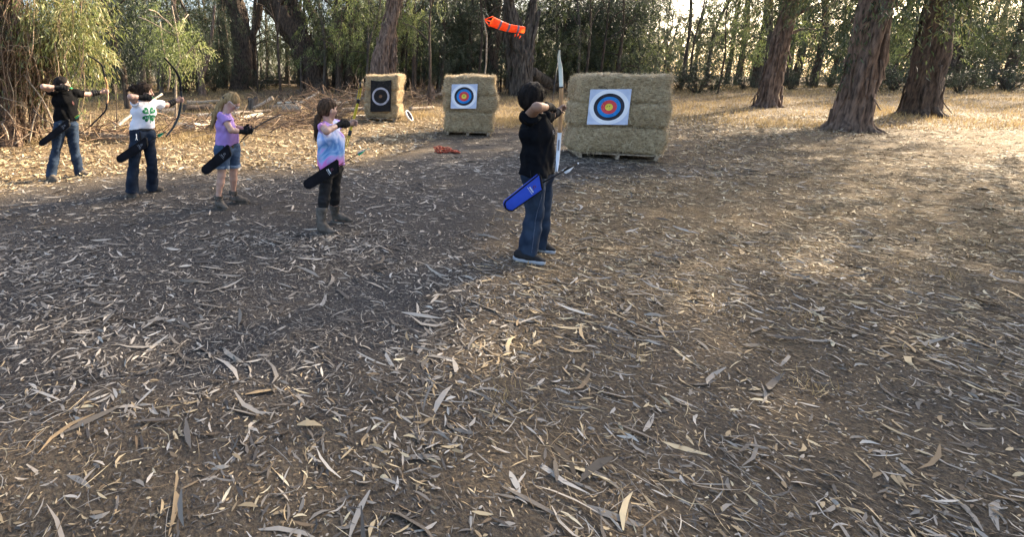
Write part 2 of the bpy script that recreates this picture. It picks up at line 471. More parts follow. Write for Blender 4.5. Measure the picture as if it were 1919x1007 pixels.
# ------------------------------------------------------------------ ground, litter, grass
def make_ground():
    xs = np.unique(np.concatenate([np.linspace(-12, 16, 220), np.linspace(-60, 80, 71), np.linspace(-400, 400, 17)]))
    ys = np.unique(np.concatenate([np.linspace(-1, 26, 216), np.linspace(-30, 90, 61), np.linspace(-150, 450, 13)]))
    X, Y = np.meshgrid(xs, ys, indexing='ij'); Z = terrain(X, Y)
    g = np.random.default_rng(5)
    Z = Z + g.normal(0, .004, Z.shape)
    V = np.stack([X, Y, Z], -1).reshape(-1, 3)
    nx, ny = len(xs), len(ys)
    i = np.arange(nx - 1)[:, None] * ny; j = np.arange(ny - 1)[None, :]
    Q = np.stack([i + j, i + ny + j, i + ny + j + 1, i + j + 1], -1).reshape(-1, 4)
    mb = MB().add(V, Q)
    me = mb.mesh('ground', ground_material(), True)
    at = me.attributes.new('straw', 'FLOAT', 'POINT'); at.data.foreach_set('value', strawness(X, Y).astype(np.float32).ravel())
    o = bpy.data.objects.new('ground', me); COL.objects.link(o); tag(o, kind='structure')
make_ground()

def wedge(n, g, y0, y1, sl=-1.05, sr=1.75, power=1.0):
    """random ground points in the sector the place opens into, between distances y0 and y1"""
    y = y0 + (y1 - y0) * g.random(n * 2) ** power
    x = g.uniform(sl, sr, n * 2) * (y + .8)
    # uniform per area: reject by width
    k = g.random(n * 2) < (y + .8) / (y1 + .8)
    return x[k][:n], y[k][:n]

def make_litter():
    g = np.random.default_rng(11)
    lm, gm = MB(), MB()
    def lay(x, y, L, W, curl, tilt, lift, goldbias, dk=(1.5, 2.6)):
        s = strawness(x, y); n = len(x)
        C = np.stack([x, y, terrain(x, y) + lift * g.random(n) + .003], 1)
        yaw = g.uniform(0, 6.283, n)
        V, Q = strips(C, yaw, L, W, curl, tilt, g)
        r = np.clip(g.beta(*dk, n) , 0, 1); r3 = np.repeat(r, 3)
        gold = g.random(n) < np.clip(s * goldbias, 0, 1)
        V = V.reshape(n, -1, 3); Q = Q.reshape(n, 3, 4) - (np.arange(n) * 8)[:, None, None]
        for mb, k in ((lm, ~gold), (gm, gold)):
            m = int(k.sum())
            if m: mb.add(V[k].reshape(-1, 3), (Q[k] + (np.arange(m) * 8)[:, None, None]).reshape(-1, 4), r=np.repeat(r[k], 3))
    def clump(x, y, f=1.0):
        k = .5 + .25 * np.sin(2.3 * x + 1.9 * np.sin(1.7 * y)) + .25 * np.sin(2.9 * y + 2.1 * np.sin(1.3 * x + 2))
        return g.random(len(x)) < .10 + .90 * k ** (f + .5)
    # eucalyptus leaves
    for n, y0, y1 in ((24000, .7, 4.5), (27000, 4.5, 9), (36000, 9, 22)):
        x, y = wedge(n, g, y0, y1); k = clump(x, y); x, y = x[k], y[k]; n = len(x); big = np.minimum(.70 + .075 * y, 1 + .035 * y)
        lay(x, y, g.uniform(.035, .115, n) * big, g.uniform(.007, .019, n) * big, g.normal(.01, .04, n), g.normal(0, .02, n), .008, .85, (1.6, 2.3))
    # small crumbs
    for n, y0, y1 in ((70000, .7, 4.5), (40000, 4.5, 9), (24000, 9, 18)):
        x, y = wedge(n, g, y0, y1); n = len(x); big = 1 + .04 * y
        lay(x, y, g.uniform(.008, .034, n) * big, g.uniform(.003, .008, n) * big, g.normal(.02, .06, n), g.normal(0, .04, n), .004, .9, (1.3, 3.6))
    # straws and thin twigs
    for n, y0, y1 in ((34000, .7, 4.5), (40000, 4.5, 9), (56000, 9, 22)):
        x, y = wedge(n, g, y0, y1); k = clump(x + 7, y + 3, 1.4); k2 = g.random(int(k.sum())) < .3 + .7 * strawness(x[k], y[k]); x, y = x[k][k2], y[k][k2]; n = len(x); big = 1 + .04 * y
        lay(x, y, g.uniform(.04, .17, n), g.uniform(.0018, .0042, n) * big, g.normal(.01, .03, n), g.normal(0, .04, n), .015, 1.1)
    # pale bark strips and big curled leaves
    for n, y0, y1 in ((700, .7, 4.5), (1600, 4.5, 10), (2600, 10, 23)):
        x, y = wedge(n, g, y0, y1); n = len(x)
        lay(x, y, g.uniform(.10, .28, n), g.uniform(.012, .03, n), g.normal(.03, .06, n), g.normal(0, .03, n), .012, .5)
    # chunky curled leaves and bark on the sunny side
    n = 80000; y = 2.6 + 15 * g.random(n) ** .8; x = g.uniform(-1.0, 1.65, n) * (y + 1.0); k = (strawness(x, y) > .4) & clump(x * 1.7, y * 1.7, .6); x, y = x[k], y[k]; n = len(x)
    sz = .42 + .58 * sstep(3.0, 8.5, y - .45 * np.maximum(x, 0))
    lay(x, y, g.uniform(.06, .22, n) * sz, g.uniform(.012, .04, n) * sz, g.normal(.12, .12, n), g.normal(.05, .16, n), .03, 1.2, (1.7, 2.0))
    # straw fallen round the bale stacks
    for cx, cy in ((2.1, 15.6), (3.9, 11.9), (5.4, 8.4)):
        n = 1500; x, y = cx + g.normal(0, .9, n), cy + g.normal(0, .55, n)
        lay(x, y, g.uniform(.05, .2, n), g.uniform(.004, .008, n), g.normal(.03, .05, n), g.normal(0, .08, n), .03, 4)
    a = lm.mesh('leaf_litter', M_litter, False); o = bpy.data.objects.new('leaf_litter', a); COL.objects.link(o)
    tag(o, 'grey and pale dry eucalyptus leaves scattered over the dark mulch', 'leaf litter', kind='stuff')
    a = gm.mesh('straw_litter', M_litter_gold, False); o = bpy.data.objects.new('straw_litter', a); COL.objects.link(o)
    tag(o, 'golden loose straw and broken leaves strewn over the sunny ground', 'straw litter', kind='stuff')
make_litter()

def make_grass():
    g = np.random.default_rng(21); mb = MB()
    def blades(x, y, h, w):
        n = len(x); C = np.stack([x, y, terrain(x, y) - .01], 1)
        D = np.stack([g.normal(0, .38, n), g.normal(0, .38, n), np.ones(n)], 1)
        V, Q = leafcloud(C, D, h, w, g, .3); mb.add(V, Q, r=np.clip(g.beta(2, 2, n), 0, 1))
    n = 150000
    y = g.uniform(13.5, 42, n); x = g.uniform(-.78, 1.75, n) * y
    pat = .5 + .3 * np.sin(.9 * x + 1.3 * np.sin(.5 * y)) + .2 * np.sin(1.1 * y + 2 * np.sin(.7 * x))
    k = (g.random(n) < .15 + .85 * pat) & ~((x > -7) & (x < 2.6) & (y < 17.5))
    x, y = x[k], y[k]; h = g.uniform(.08, .26, len(x)) * (.6 + .5 * pat[k])
    blades(x, y, h, g.uniform(.008, .016, len(x)) * (1 + .02 * y))
    # tufts left of the archers and among the fallen logs
    for cx, cy, rx, ry, m in ((-3.3, 11.6, 1.6, 1.2, 2600), (-2.2, 15.5, 2.6, 1.6, 3500), (-.6, 17.5, 2.0, 1.2, 2500), (-5.2, 13.2, 1.5, 1.0, 2500), (3.4, 17.3, 1.4, .9, 1500), (6.6, 15.6, 1.8, 1.4, 2500), (-6.3, 11.0, .9, .6, 900)):
        x = cx + g.normal(0, rx * .5, m); y = cy + g.normal(0, ry * .5, m)
        blades(x, y, g.uniform(.07, .26, m), g.uniform(.006, .012, m))
    # thin tufts on the right and in the foreground
    for i in range(150):
        yy = g.uniform(2.0, 12); xx = g.uniform(-.6, 1.5) * yy
        if strawness(xx, yy) < .25: continue
        m = int(g.integers(10, 40)); blades(xx + g.normal(0, .07, m), yy + g.normal(0, .07, m), g.uniform(.03, .10, m), g.uniform(.002, .004, m))
    me = mb.mesh('dry_grass', M_grass, False); o = bpy.data.objects.new('dry_grass', me); COL.objects.link(o)
    tag(o, 'golden dry grass growing behind the bales and fallen logs', 'grass', kind='stuff')
make_grass()
# ------------------------------------------------------------------ straw bales on pallets, targets
def front_hit(px, py, o, n):
    """point where the line of sight through a photograph pixel meets a vertical plane"""
    d = ray(px, py); c = A(0, 0, CAMH)
    t = np.dot(np.asarray(o) - c, n) / np.dot(d, n)
    return c + d * t
def bale_mesh(w, d, h, org, e, gdir, seed, lumps):
    """one big straw bale: bulging rounded block with loose straw over its faces. org = front left bottom"""
    g = np.random.default_rng(seed); mb = MB(); up = A(0, 0, 1)
    nx, ny, nz = 34, 24, 14
    # build six faces of a subdivided block, then round and displace
    def face(fn, a, b):
        u, v = np.meshgrid(np.linspace(0, 1, a), np.linspace(0, 1, b), indexing='ij')
        L = fn(u.ravel(), v.ravel())
        i = np.arange(a - 1)[:, None] * b; j = np.arange(b - 1)[None, :]
        return L, np.stack([i + j, i + b + j, i + b + j + 1, i + j + 1], -1).reshape(-1, 4)
    o1 = lambda u: np.ones_like(u)
    faces = [(lambda u, v: np.stack([u, 0 * u, v], 1), nx, nz), (lambda u, v: np.stack([1 - u, o1(u), v], 1), nx, nz),
             (lambda u, v: np.stack([o1(u), u, v], 1), ny, nz), (lambda u, v: np.stack([0 * u, 1 - u, v], 1), ny, nz),
             (lambda u, v: np.stack([u, v, o1(u)], 1), nx, ny), (lambda u, v: np.stack([1 - u, v, 0 * u], 1), nx, ny)]
    ph = g.random(12) * 6.28
    def shape(L):
        p = (L - .5) * A(w, d, h); r = .07
        q = np.abs(p) - (A(w, d, h) / 2 - r); m = np.maximum(q, 0); ln = np.linalg.norm(m, axis=1)
        k = np.where(ln > 1e-6, r / np.maximum(ln, r), 1)[:, None]
        p = np.sign(p) * (np.minimum(np.abs(p), A(w, d, h) / 2 - r) + m * k)
        nrm = np.sign(p) * np.maximum(q, 0) / np.maximum(1e-6, ln)[:, None]
        b = .016 * np.sin(5 * p[:, 0] + ph[0] + 2 * np.sin(3 * p[:, 2] + ph[1])) + .014 * np.sin(9 * p[:, 2] + 4 * p[:, 1] + ph[2]) + .010 * np.sin(17 * p[:, 0] + ph[3]) * np.sin(15 * p[:, 2] + 9 * p[:, 1] + ph[4])
        b = b + .008 * np.sin(31 * p[:, 0] + 23 * p[:, 2] + ph[5]) * np.sin(29 * p[:, 1] + ph[6])
        edge = 1 - (2 * np.abs(L[:, 2] - .5)) ** 4
        p = p + nrm * (b * lumps * 1.3 + .013 * edge)[:, None]
        return p, nrm
    c = np.asarray(org) + e * w / 2 + gdir * d / 2 + up * h / 2
    B = np.stack([e, gdir, up])
    pts, nrs = [], []
    for fn, a, b in faces:
        L, Q = face(fn, a, b); p, nr = shape(L)
        mb.add(c + p @ B, Q, r=.5); pts.append(p); nrs.append(nr)
    core = mb
    # loose straws lying on and sticking out of the faces
    st = MB(); n = 5200
    for fi, m in ((0, int(n * .5)), (2, int(n * .2)), (3, int(n * .1)), (4, int(n * .2))):
        u, v = g.random(m), g.random(m)
        L = faces[fi][0](u, v); p, nr = shape(L)
        ln = np.linalg.norm(nr, axis=1, keepdims=True)
        fnrm = {0: A(0, -1, 0), 2: A(1, 0, 0), 3: A(-1, 0, 0), 4: A(0, 0, 1)}[fi]
        nr = np.where(ln > .5, nr, fnrm)
        D = g.normal(size=(m, 3)); D -= nr * (D * nr).sum(1, keepdims=True); D /= np.linalg.norm(D, axis=1, keepdims=True)
        D = D + nr * np.abs(g.normal(0, .22, (m, 1)))
        V, Q = leafcloud(c + (p - nr * .004) @ B, D @ B, g.uniform(.04, .15, m), g.uniform(.004, .009, m), g, .12)
        st.add(V, Q, r=g.beta(2, 2, m))
    return core, st
def bale_stack(which, org, th, w, d, seed, jut):
    e = A(math.cos(th), math.sin(th), 0); gd = A(-math.sin(th), math.cos(th), 0); n = -gd
    org = np.asarray(org, float); org[2] = float(terrain(org[0], org[1]))
    # pallet
    pal = thing('wooden_pallet', 'weathered wooden pallet under the %s stack of straw bales' % which, 'pallet', org, 'pallets under the bale stacks')
    ax = np.stack([e, gd, A(0, 0, 1)])
    def at(x, y, z): return org + e * x + gd * y + A(0, 0, z)
    for k in range(5): build('deck_board', MB().add(*box(at(w / 2, .07 + k * (d - .14) / 4, .105), (w - .04, .11, .02), ax)), M_dead, pal, False)
    for k in range(3): build('stringer', MB().add(*box(at(.10 + k * (w - .2) / 2, d / 2, .055), (.06, d - .02, .075), ax)), M_dead, pal, False)
    tot = CAMH - .118; hs = [tot * .34, tot * .31, tot * .35]; z = .118
    names = ['bottom', 'middle', 'top']
    for k in range(3):
        o = org + A(0, 0, z) + e * jut[k][0] + gd * jut[k][1]
        core, st = bale_mesh(w + jut[k][2], d, hs[k] - .004, o, e, gd, seed + k, 1.0)
        t = thing('straw_bale', '%s straw bale of the %s stack, %s' % (names[k], which, jut[k][3]), 'straw bale', o, 'straw bales stacked as target butts')
        build('bale_body', core, M_bale, t); s = build('loose_straw', st, M_straw, t, False); s['kind'] = 'stuff'
        z += hs[k]
    return org, e, gd, n
FR = P(743, 229, 15.55)
th = R(-22); wL = 1.10
o = FR - A(math.cos(th), math.sin(th), 0) * wL
stL = bale_stack('far left', o, th, wL, .95, 100, [(0, 0, .02, 'lowest under the black target'), (-.05, .02, .05, 'behind the lower edge of the black target'), (-.01, 0, .03, 'sunlit above the black target')])
th = R(-17); wM = 1.22
o = P(922, 258, 11.9) - A(math.cos(th), math.sin(th), 0) * wM
stM = bale_stack('centre', o, th, wM, .95, 200, [(.02, 0, .0, 'resting on the pallet behind the red heap'), (.0, .03, .06, 'jutting out a little to the right'), (-.04, 0, .05, 'carrying the small coloured target')])
th = R(-17); wR = 1.45
o = P(1076, 296, 8.72)
stR = bale_stack('near right', o, th, wR, 1.0, 300, [(0, 0, 0, 'frayed, beside the lower white bow limb'), (-.03, 0, .03, 'below the large coloured target'), (-.02, 0, .02, 'with a twig stuck in its front')])

M_paper = mat('target_paper', (.40, .46, .60), (.56, .60, .72), scale=5, rough=.7)
M_ringw = mat('ring_white', (.66, .68, .74), (.76, .77, .80), scale=6, rough=.7)
M_ringk = mat('ring_black', (.014, .014, .02), (.03, .03, .045), scale=6, rough=.7)
M_ringb = mat('ring_blue', (.012, .16, .44), (.02, .21, .55), scale=6, rough=.7)
M_ringr = mat('ring_red', (.50, .045, .055), (.62, .07, .08), scale=6, rough=.7)
M_ringy = mat('ring_yellow', (.62, .50, .05), (.72, .60, .09), scale=6, rough=.7)
def colour_target(st, px, py, size, label, seed, bend):
    org, e, gd, n = st; g = np.random.default_rng(seed); up = A(0, 0, 1)
    c = front_hit(px, py, org + n * .075, n)
    t = thing('target_face', label, 'target', c, 'coloured ring targets')
    build('paper_sheet', MB().add(*slab([(-size / 2, -size / 2), (size / 2, -size / 2 + bend), (size / 2, size / 2), (-size / 2, size / 2 - bend)], c, e, up, n, .004, 0)), M_paper, t, False)
    R0 = size * .485; f = c + n * .0035
    rr = [1, .78, .595, .40, .20]
    for k, (nm, m) in enumerate((('white_ring', M_ringw), ('black_ring', M_ringk), ('blue_ring', M_ringb), ('red_ring', M_ringr), ('yellow_centre', M_ringy))):
        b = MB()
        b.add(*(ring(f, n, R0 * rr[k + 1] - .001, R0 * rr[k], .0016) if k < 4 else disc(f, n, R0 * rr[k], .0016)))
        build(nm, b, m, t, False)
    for i in range(22):
        a = g.uniform(0, 6.28); r = abs(g.normal(0, .42)) * R0
        if r > R0: continue
        build('arrow_hole', MB().add(*disc(f + n * .0015 + (math.cos(a) * e + math.sin(a) * up) * r, n, g.uniform(.003, .0065), .0012, 8)), M_ringk, t, False)
    for sx in (-1, 1):
        for sz in (-1, 1): build('pin', MB().add(*disc(c + (e * sx + up * sz) * size * .46 + n * .003, n, .008, .004, 10)), M_metal, t, False)
    return t
colour_target(stM, 869.5, 180.5, .635, 'square paper target with coloured rings on the centre straw stack', 1, .01)
colour_target(stR, 1141, 200.5, .66, 'large near paper target with coloured rings on the right straw stack', 2, .012)
def black_target():
    org, e, gd, n = stL; up = A(0, 0, 1)
    c = front_hit(713.5, 180.5, org + n * .085, n)
    t = thing('foam_target', 'black rectangular foam target with one pale ring on the left straw stack', 'target', c)
    w, h = .70, 1.02; out = []
    xs = np.linspace(-w / 2, w / 2, 13)
    out += [(x, -h / 2 + .015 * math.sin(5 * x)) for x in xs]
    out += [(x, h / 2 + .035 * (x / w * 2) ** 2 + .012 * x) for x in xs[::-1]]
    build('foam_sheet', MB().add(*slab(out, c, e, up, n, .03, .004)), mat('black_foam', (.007, .007, .008), (.018, .017, .017), scale=12, rough=.9, bump=.4), t, False)
    f = c + n * .0155
    build('pale_ring', MB().add(*ring(f, n, .235, .30, .002)), mat('faded_grey_paint', (.22, .22, .25), (.36, .36, .41), scale=9, rough=.9), t, False)
    build('brown_centre', MB().add(*disc(f, n, .055, .002)), mat('worn_brown_paint', (.10, .055, .03), (.17, .10, .06), scale=20, rough=.9), t, False)
black_target()
def leaning_target():
    c = G(766, 228) + A(0, 0, .2); n = N3(A(.74, -.40, .52))
    t = thing('leaning_target', 'small white rimmed black disc leaning at the right foot of the left stack', 'target', c - A(0, 0, .2))
    build('rim', MB().add(*ring(c, n, .186, .212, .03)), M_white, t, False)
    build('black_face', MB().add(*disc(c, n, .188, .022)), mat('matt_black_board', (.008, .008, .012), (.02, .02, .03), scale=9, rough=1.0, spec=.02), t, False)
    build('backing', MB().add(*disc(c - n * .02, n, .205, .018)), M_white, t, False)
leaning_target()
def bale_twig():
    org, e, gd, n = stR; up = A(0, 0, 1)
    a = front_hit(1122, 163, org + n * .03, n)
    pts = [a, a + e * .06 + n * .05 + up * .012, a + e * .13 + n * .05 - up * .03, a + e * .155 + n * .02 - up * .06]
    b = MB().add(*tube(smooth_path(pts, 10), np.linspace(.006, .004, 10), 6)); b.add(*tube([pts[1], pts[1] - e * .05 - up * .03 + n * .03], [.004, .003], 5))
    tag(build('twig', b, M_dead_dark), 'dark bent twig sticking out above the large right target', 'twig')
bale_twig()

# ------------------------------------------------------------------ windsock and pole
def windsock():
    Y = 14.6
    pole_pts = [P(909, 250, Y), P(908.5, 150, Y), P(911, 120, Y), P(912, 90, Y), P(912, 65, Y), P(909, 50, Y), P(907.5, 36, Y), P(906, 28, Y)]
    pole_pts[0][2] = float(terrain(pole_pts[0][0], Y)) - .05
    tag(build('windsock_pole', MB().add(*tube(smooth_path(pole_pts, 40), np.linspace(.026, .014, 40), 8, rough=.12)), M_dead), 'thin crooked wooden pole behind the centre straw stack', 'pole')
    a = P(921, 40, Y - .02); b = P(983, 56, Y - .12)
    ax = N3(b - a); L = np.linalg.norm(b - a); t = thing('windsock', 'bright orange banded windsock blowing right from the crooked pole', 'windsock', P(907.5, 36, Y))
    up = N3(A(0, 0, 1) - ax * ax[2]); sd = np.cross(ax, up)
    M_or = mat('orange_nylon', (.85, .10, .015), (.95, .16, .03), scale=6, rough=.6, trans=.35, bump=.1)
    M_bd = mat('silver_tape', (.13, .105, .13), (.20, .165, .19), scale=8, rough=.5)
    cuts = [0, .235, .295, .50, .56, .775, .835, 1.0]
    rad = lambda s: .145 - .05 * s
    for k in range(7):
        ss = np.linspace(cuts[k], cuts[k + 1], 9); path = np.array([a + ax * L * s - up * .05 * math.sin(s * 3.1) for s in ss])
        rr = np.array([rad(s) * (1 + .012 * math.sin(s * 30)) for s in ss])
        V, Q, T = tube(path, rr, 24, flat=.55, cap=False, up=up)
        vv = V.reshape(9, 24, 3); an = np.arange(24) / 24 * 6.283
        vv += (np.sin(an * 2 + ss[:, None] * 9) * .006)[..., None] * up
        build('orange_panel' if k % 2 == 0 else 'grey_band', MB().add(vv.reshape(-1, 3), Q), M_or if k % 2 == 0 else M_bd, t)
    tip = P(907.5, 36, Y)
    for q, (cu, cs) in enumerate(((1, 0), (-1, 0), (0, .55), (0, -.55))):
        e = a + up * cu * .16 + sd * cs * .16
        build('bridle_strap', MB().add(*tube([tip, e], [.014, .012], 6)), M_or, t)
    end = a + ax * L
    for q in (-1, 0, 1):
        s0 = end - up * (.10 + .04 * abs(q)) - up * .04 + sd * q * .06 - ax * (.04 + .1 * (q + 1))
        build('tail_loop', MB().add(*tube([s0, s0 - up * .09 + ax * .015 * q], [.02, .012], 6, flat=.3)), M_or, t)
windsock()

# ------------------------------------------------------------------ red heap of cord on the ground
def red_heap():
    g = np.random.default_rng(8); c = G(834, 286); t = MB(); t2 = MB()
    for k in range(11):
        cc = c + A(g.normal(0, .065) - .03, g.normal(0, .04), .03 + .05 * g.random()); r = g.uniform(.045, .085); nrm = N3(A(g.normal(0, .6), g.normal(0, .6), g.uniform(.2, 1)))
        u = N3(np.cross(nrm, A(.3, 1, .2))); v = np.cross(nrm, u); an = np.linspace(0, 6.0, 22)
        p = cc + r * (np.cos(an)[:, None] * u * 1.25 + np.sin(an)[:, None] * v * .8) + g.normal(0, .004, (22, 3)); p[:, 2] = np.maximum(p[:, 2], c[2] + .012)
        t.add(*tube(p, np.full(22, .013), 7, flat=.7))
    d = G(853, 287)
    for k in range(5):
        p = smooth_path([d + A(g.normal(0, .05), g.normal(0, .04), .02 + .03 * g.random()) for _ in range(4)], 14); t2.add(*tube(p, np.full(14, .012), 6, flat=.7))
    M_red = mat('faded_red_cord', (.22, .04, .022), (.38, .10, .06), scale=22, rough=.8)
    tag(build('cord_heap', t, M_red), 'heap of faded red cord lying on the dark ground before the centre stack', 'cord')
    tag(build('cord_scrap', t2, M_red), 'small loose end of red cord right of the red heap', 'cord')
red_heap()
# ------------------------------------------------------------------ fallen wood
def log(label, a, b, ra, rb, m, cat='log', name='fallen_log', bend=0.0, seed=0, cuts=False, sides=12, side_tw=0):
    g = np.random.default_rng(seed); a, b = np.asarray(a, float), np.asarray(b, float)
    mid = (a + b) / 2 + g.normal(0, 1, 3) * A(1, 1, .35) * bend * np.linalg.norm(b - a) * .12
    if name == 'fallen_log': ra, rb = ra * 1.25, rb * 1.25
    n = max(8, int(np.linalg.norm(b - a) / .07)); path = smooth_path([a, mid, b], n)
    t = thing(name, label, cat, a)
    mb = MB().add(*tube(path, np.linspace(ra, rb, n) * (1 + g.normal(0, .03, n)), sides, rough=.10, seed=seed, cap=True))
    for k in range(side_tw):
        i = int(g.integers(2, n - 1)); d = N3(g.normal(0, 1, 3) + A(0, 0, .6)); L = g.uniform(.15, .5)
        mb.add(*tube(smooth_path([path[i], path[i] + d * L * .5, path[i] + d * L + g.normal(0, .06, 3)], 6), np.linspace(rb * .5, .006, 6), 5))
    build('wood', mb, m, t)
    if cuts:
        d = N3(b - a)
        for e, dd, r in ((a, -d, ra), (b, d, rb)): build('cut_end', MB().add(*disc(e + dd * .001, dd, r * .93, .006, 18)), M_cut, t, False)
    return t
def gl(px, py, r=.06): return G(px, py) + A(0, 0, r * .8)
def lift(px, py, px2, py2, Y2d):  # raised end at own depth
    return P(px2, py2, Y2d)
log('pale thin fallen log on the ground just behind the farthest left archer', gl(55, 263), gl(106, 257), .07, .06, M_dead, seed=1, bend=.2)
log('thick weathered log lying between the two left archers', gl(150, 262, .1), gl(250, 266, .1), .10, .085, M_dead, seed=2, bend=.3, side_tw=2)
log('longer brown log lying behind the thick weathered log', gl(150, 255), gl(300, 259), .06, .045, M_dead_dark, seed=3, bend=.3, side_tw=3)
log('long pale bare branch rising behind the archer in the white tee', gl(205, 250, .04), P(304, 176, G(205, 250)[1] + 1.6), .045, .03, mat('bleached_wood', (.38, .31, .22), (.58, .50, .38), scale=9, rough=.9, bump=.4), 'branch', 'fallen_branch', seed=4, bend=.15)
log('dark rotting log in the dry grass left of the blond archer', gl(345, 210, .15), gl(398, 207, .15), .17, .13, M_dead_dark, seed=5, bend=.2)
log('short bleached slab of trunk lying left of the blond archer', gl(356, 248, .12), gl(402, 234, .12), .13, .10, MATS['bleached_wood'], seed=6, bend=.3)
log('bleached split log lying just right of the lilac tee', gl(444, 231, .1), gl(490, 219, .1), .10, .08, MATS['bleached_wood'], seed=7, bend=.2)
log('long pale pole lying on top of the debris above the bleached split log', gl(436, 215, .1), gl(508, 211, .1), .06, .05, M_dead, seed=8, bend=.2)
log('brown leaning log slanting up right of the grey stump', gl(476, 208, .1), P(512, 183, G(476, 208)[1] + .3), .085, .06, M_dead, seed=9, bend=.1)
log('short sawn log with a bright cut end beside the ponytail of the tie-dye archer', gl(534, 211, .16), gl(568, 213.5, .15), .17, .155, M_dead, seed=10, cuts=True, sides=18)
log('long thin brown log in front of the short sawn log', gl(522, 218, .05), gl(580, 221, .05), .055, .045, M_dead_dark, seed=12, bend=.2)
log('short dark branch standing slanted behind the short sawn log', gl(541, 203, .05), P(521, 180, G(541, 203)[1] + .2), .05, .035, M_dead_dark, 'branch', 'fallen_branch', seed=13)
log('pale thick broken branch slanting up left of the tie-dye archer', gl(551, 202, .08), P(597, 173, G(551, 202)[1] + .4), .09, .055, MATS['bleached_wood'], 'branch', 'fallen_branch', seed=14, bend=.2)
log('dark bare branch slanting down across the pale broken branch', P(557, 169, G(586, 196)[1] + .1), gl(588, 196, .05), .035, .05, M_dead_dark, 'branch', 'fallen_branch', seed=15, bend=.3, side_tw=5)
log('curved dark branch arching over the grass left of the pale broken branch', P(538, 175, G(552, 200)[1]), gl(554, 199, .04), .02, .035, M_dead_dark, 'branch', 'fallen_branch', seed=16, bend=1.2, side_tw=4)
log('brown log end lying in the twigs behind the clover tee', gl(300, 215, .1), gl(331, 212, .1), .11, .1, M_dead, seed=17, bend=.2)
log('pale stick lying across the twigs right of the dark longbow', gl(336, 214, .04), gl(420, 222, .04), .035, .025, M_dead, 'branch', 'fallen_branch', seed=18, bend=.4)
log('dark fallen trunk lying far back between the two big left trunks', gl(466, 158, .25), gl(560, 157, .25), .28, .22, M_dead_dark, seed=19, bend=.15, side_tw=4)
log('thin grey fallen trunk lying in front of the dark fallen trunk', gl(470, 162, .1), gl(545, 161, .1), .10, .07, M_dead_dark, seed=20, bend=.2)
log('thick grey log leaning at the foot of the forked right trunk', gl(1044, 170, .2), P(996, 136, 27.5), .30, .26, M_bark_grey, seed=21, bend=.1)
log('dark fallen trunk lying in the wood right of the white bow', gl(1030, 158, .2), gl(1098, 154, .2), .20, .16, M_dead_dark, seed=22, bend=.2, side_tw=5)
log('thin dark bough lying across the wood above the near right stack', gl(1058, 152, .6), gl(1150, 150, .8), .10, .07, M_dead_dark, 'branch', 'fallen_branch', seed=23, bend=.4, side_tw=6)
log('reddish log lying behind the right edge of the left stack', gl(768, 208, .1), gl(812, 205, .1), .08, .06, M_dead, seed=24, bend=.3)
LL = 'grey weathered log lying among the tangled dead branches behind the archers'
for k, (px, py, l, an, r, mm) in enumerate(((95, 258, 1.2, .1, .07, 0), (212, 240, 1.0, .3, .08, 0), (330, 238, 1.1, -.25, .07, 1), (310, 226, .9, .5, .06, 0), (372, 222, 1.5, .15, .09, 1), (398, 243, .8, -.3, .08, 0), (470, 226, 1.2, .35, .08, 1), (505, 205, 1.3, .1, .09, 0), (520, 196, 1.1, -.5, .07, 1), (588, 222, .9, .2, .07, 1), (612, 200, 1.2, .6, .09, 1), (640, 212, 1.3, -.2, .10, 0), (655, 190, 1.4, .3, .10, 0), (664, 222, .9, .1, .06, 1), (782, 186, 1.6, .4, .11, 0), (800, 176, 1.8, -.3, .12, 0), (350, 196, 1.6, .1, .10, 0))):
    a = gl(px, py, r); d = A(math.cos(an), math.sin(an), .05 * (k % 3)) * l
    t = log(LL, a, a + d, r, r * .75, MATS['bleached_wood'] if mm else M_dead, seed=300 + k, bend=.35, side_tw=k % 3); t['group'] = 'logs in the debris belt'
def stump(label, px, py, w, h, m, seed, Y=None):
    c = G(px, py); s = c[1] / PF; w, h = w * s, h * s; g = np.random.default_rng(seed)
    t = thing('tree_stump', label, 'stump', c)
    zz = np.linspace(-.1, h, 12); path = np.array([c + A(.03 * math.sin(z * 5), 0, z) for z in zz])
    V, Q, T = tube(path, w * .5 * (1 + .5 * np.exp(-np.maximum(zz, 0) * 6)) * (1 + g.normal(0, .03, 12)), 22, rough=.12, seed=seed)
    V[11 * 22:12 * 22, 2] += g.normal(0, h * .12, 22); build('stump_wood', MB().add(V, Q, T), m, t); return t
stump('grey broken stump standing in the dry grass right of the blond archer', 474, 206, 17, 21, M_bark_grey, 1)
stump('small reddish brown stump standing right of the left stack', 806, 187, 12, 24, M_bark_red, 2)
stump('low dark stump half hidden in the twigs below the bright cut log', 604, 208, 16, 9, M_bark, 3)

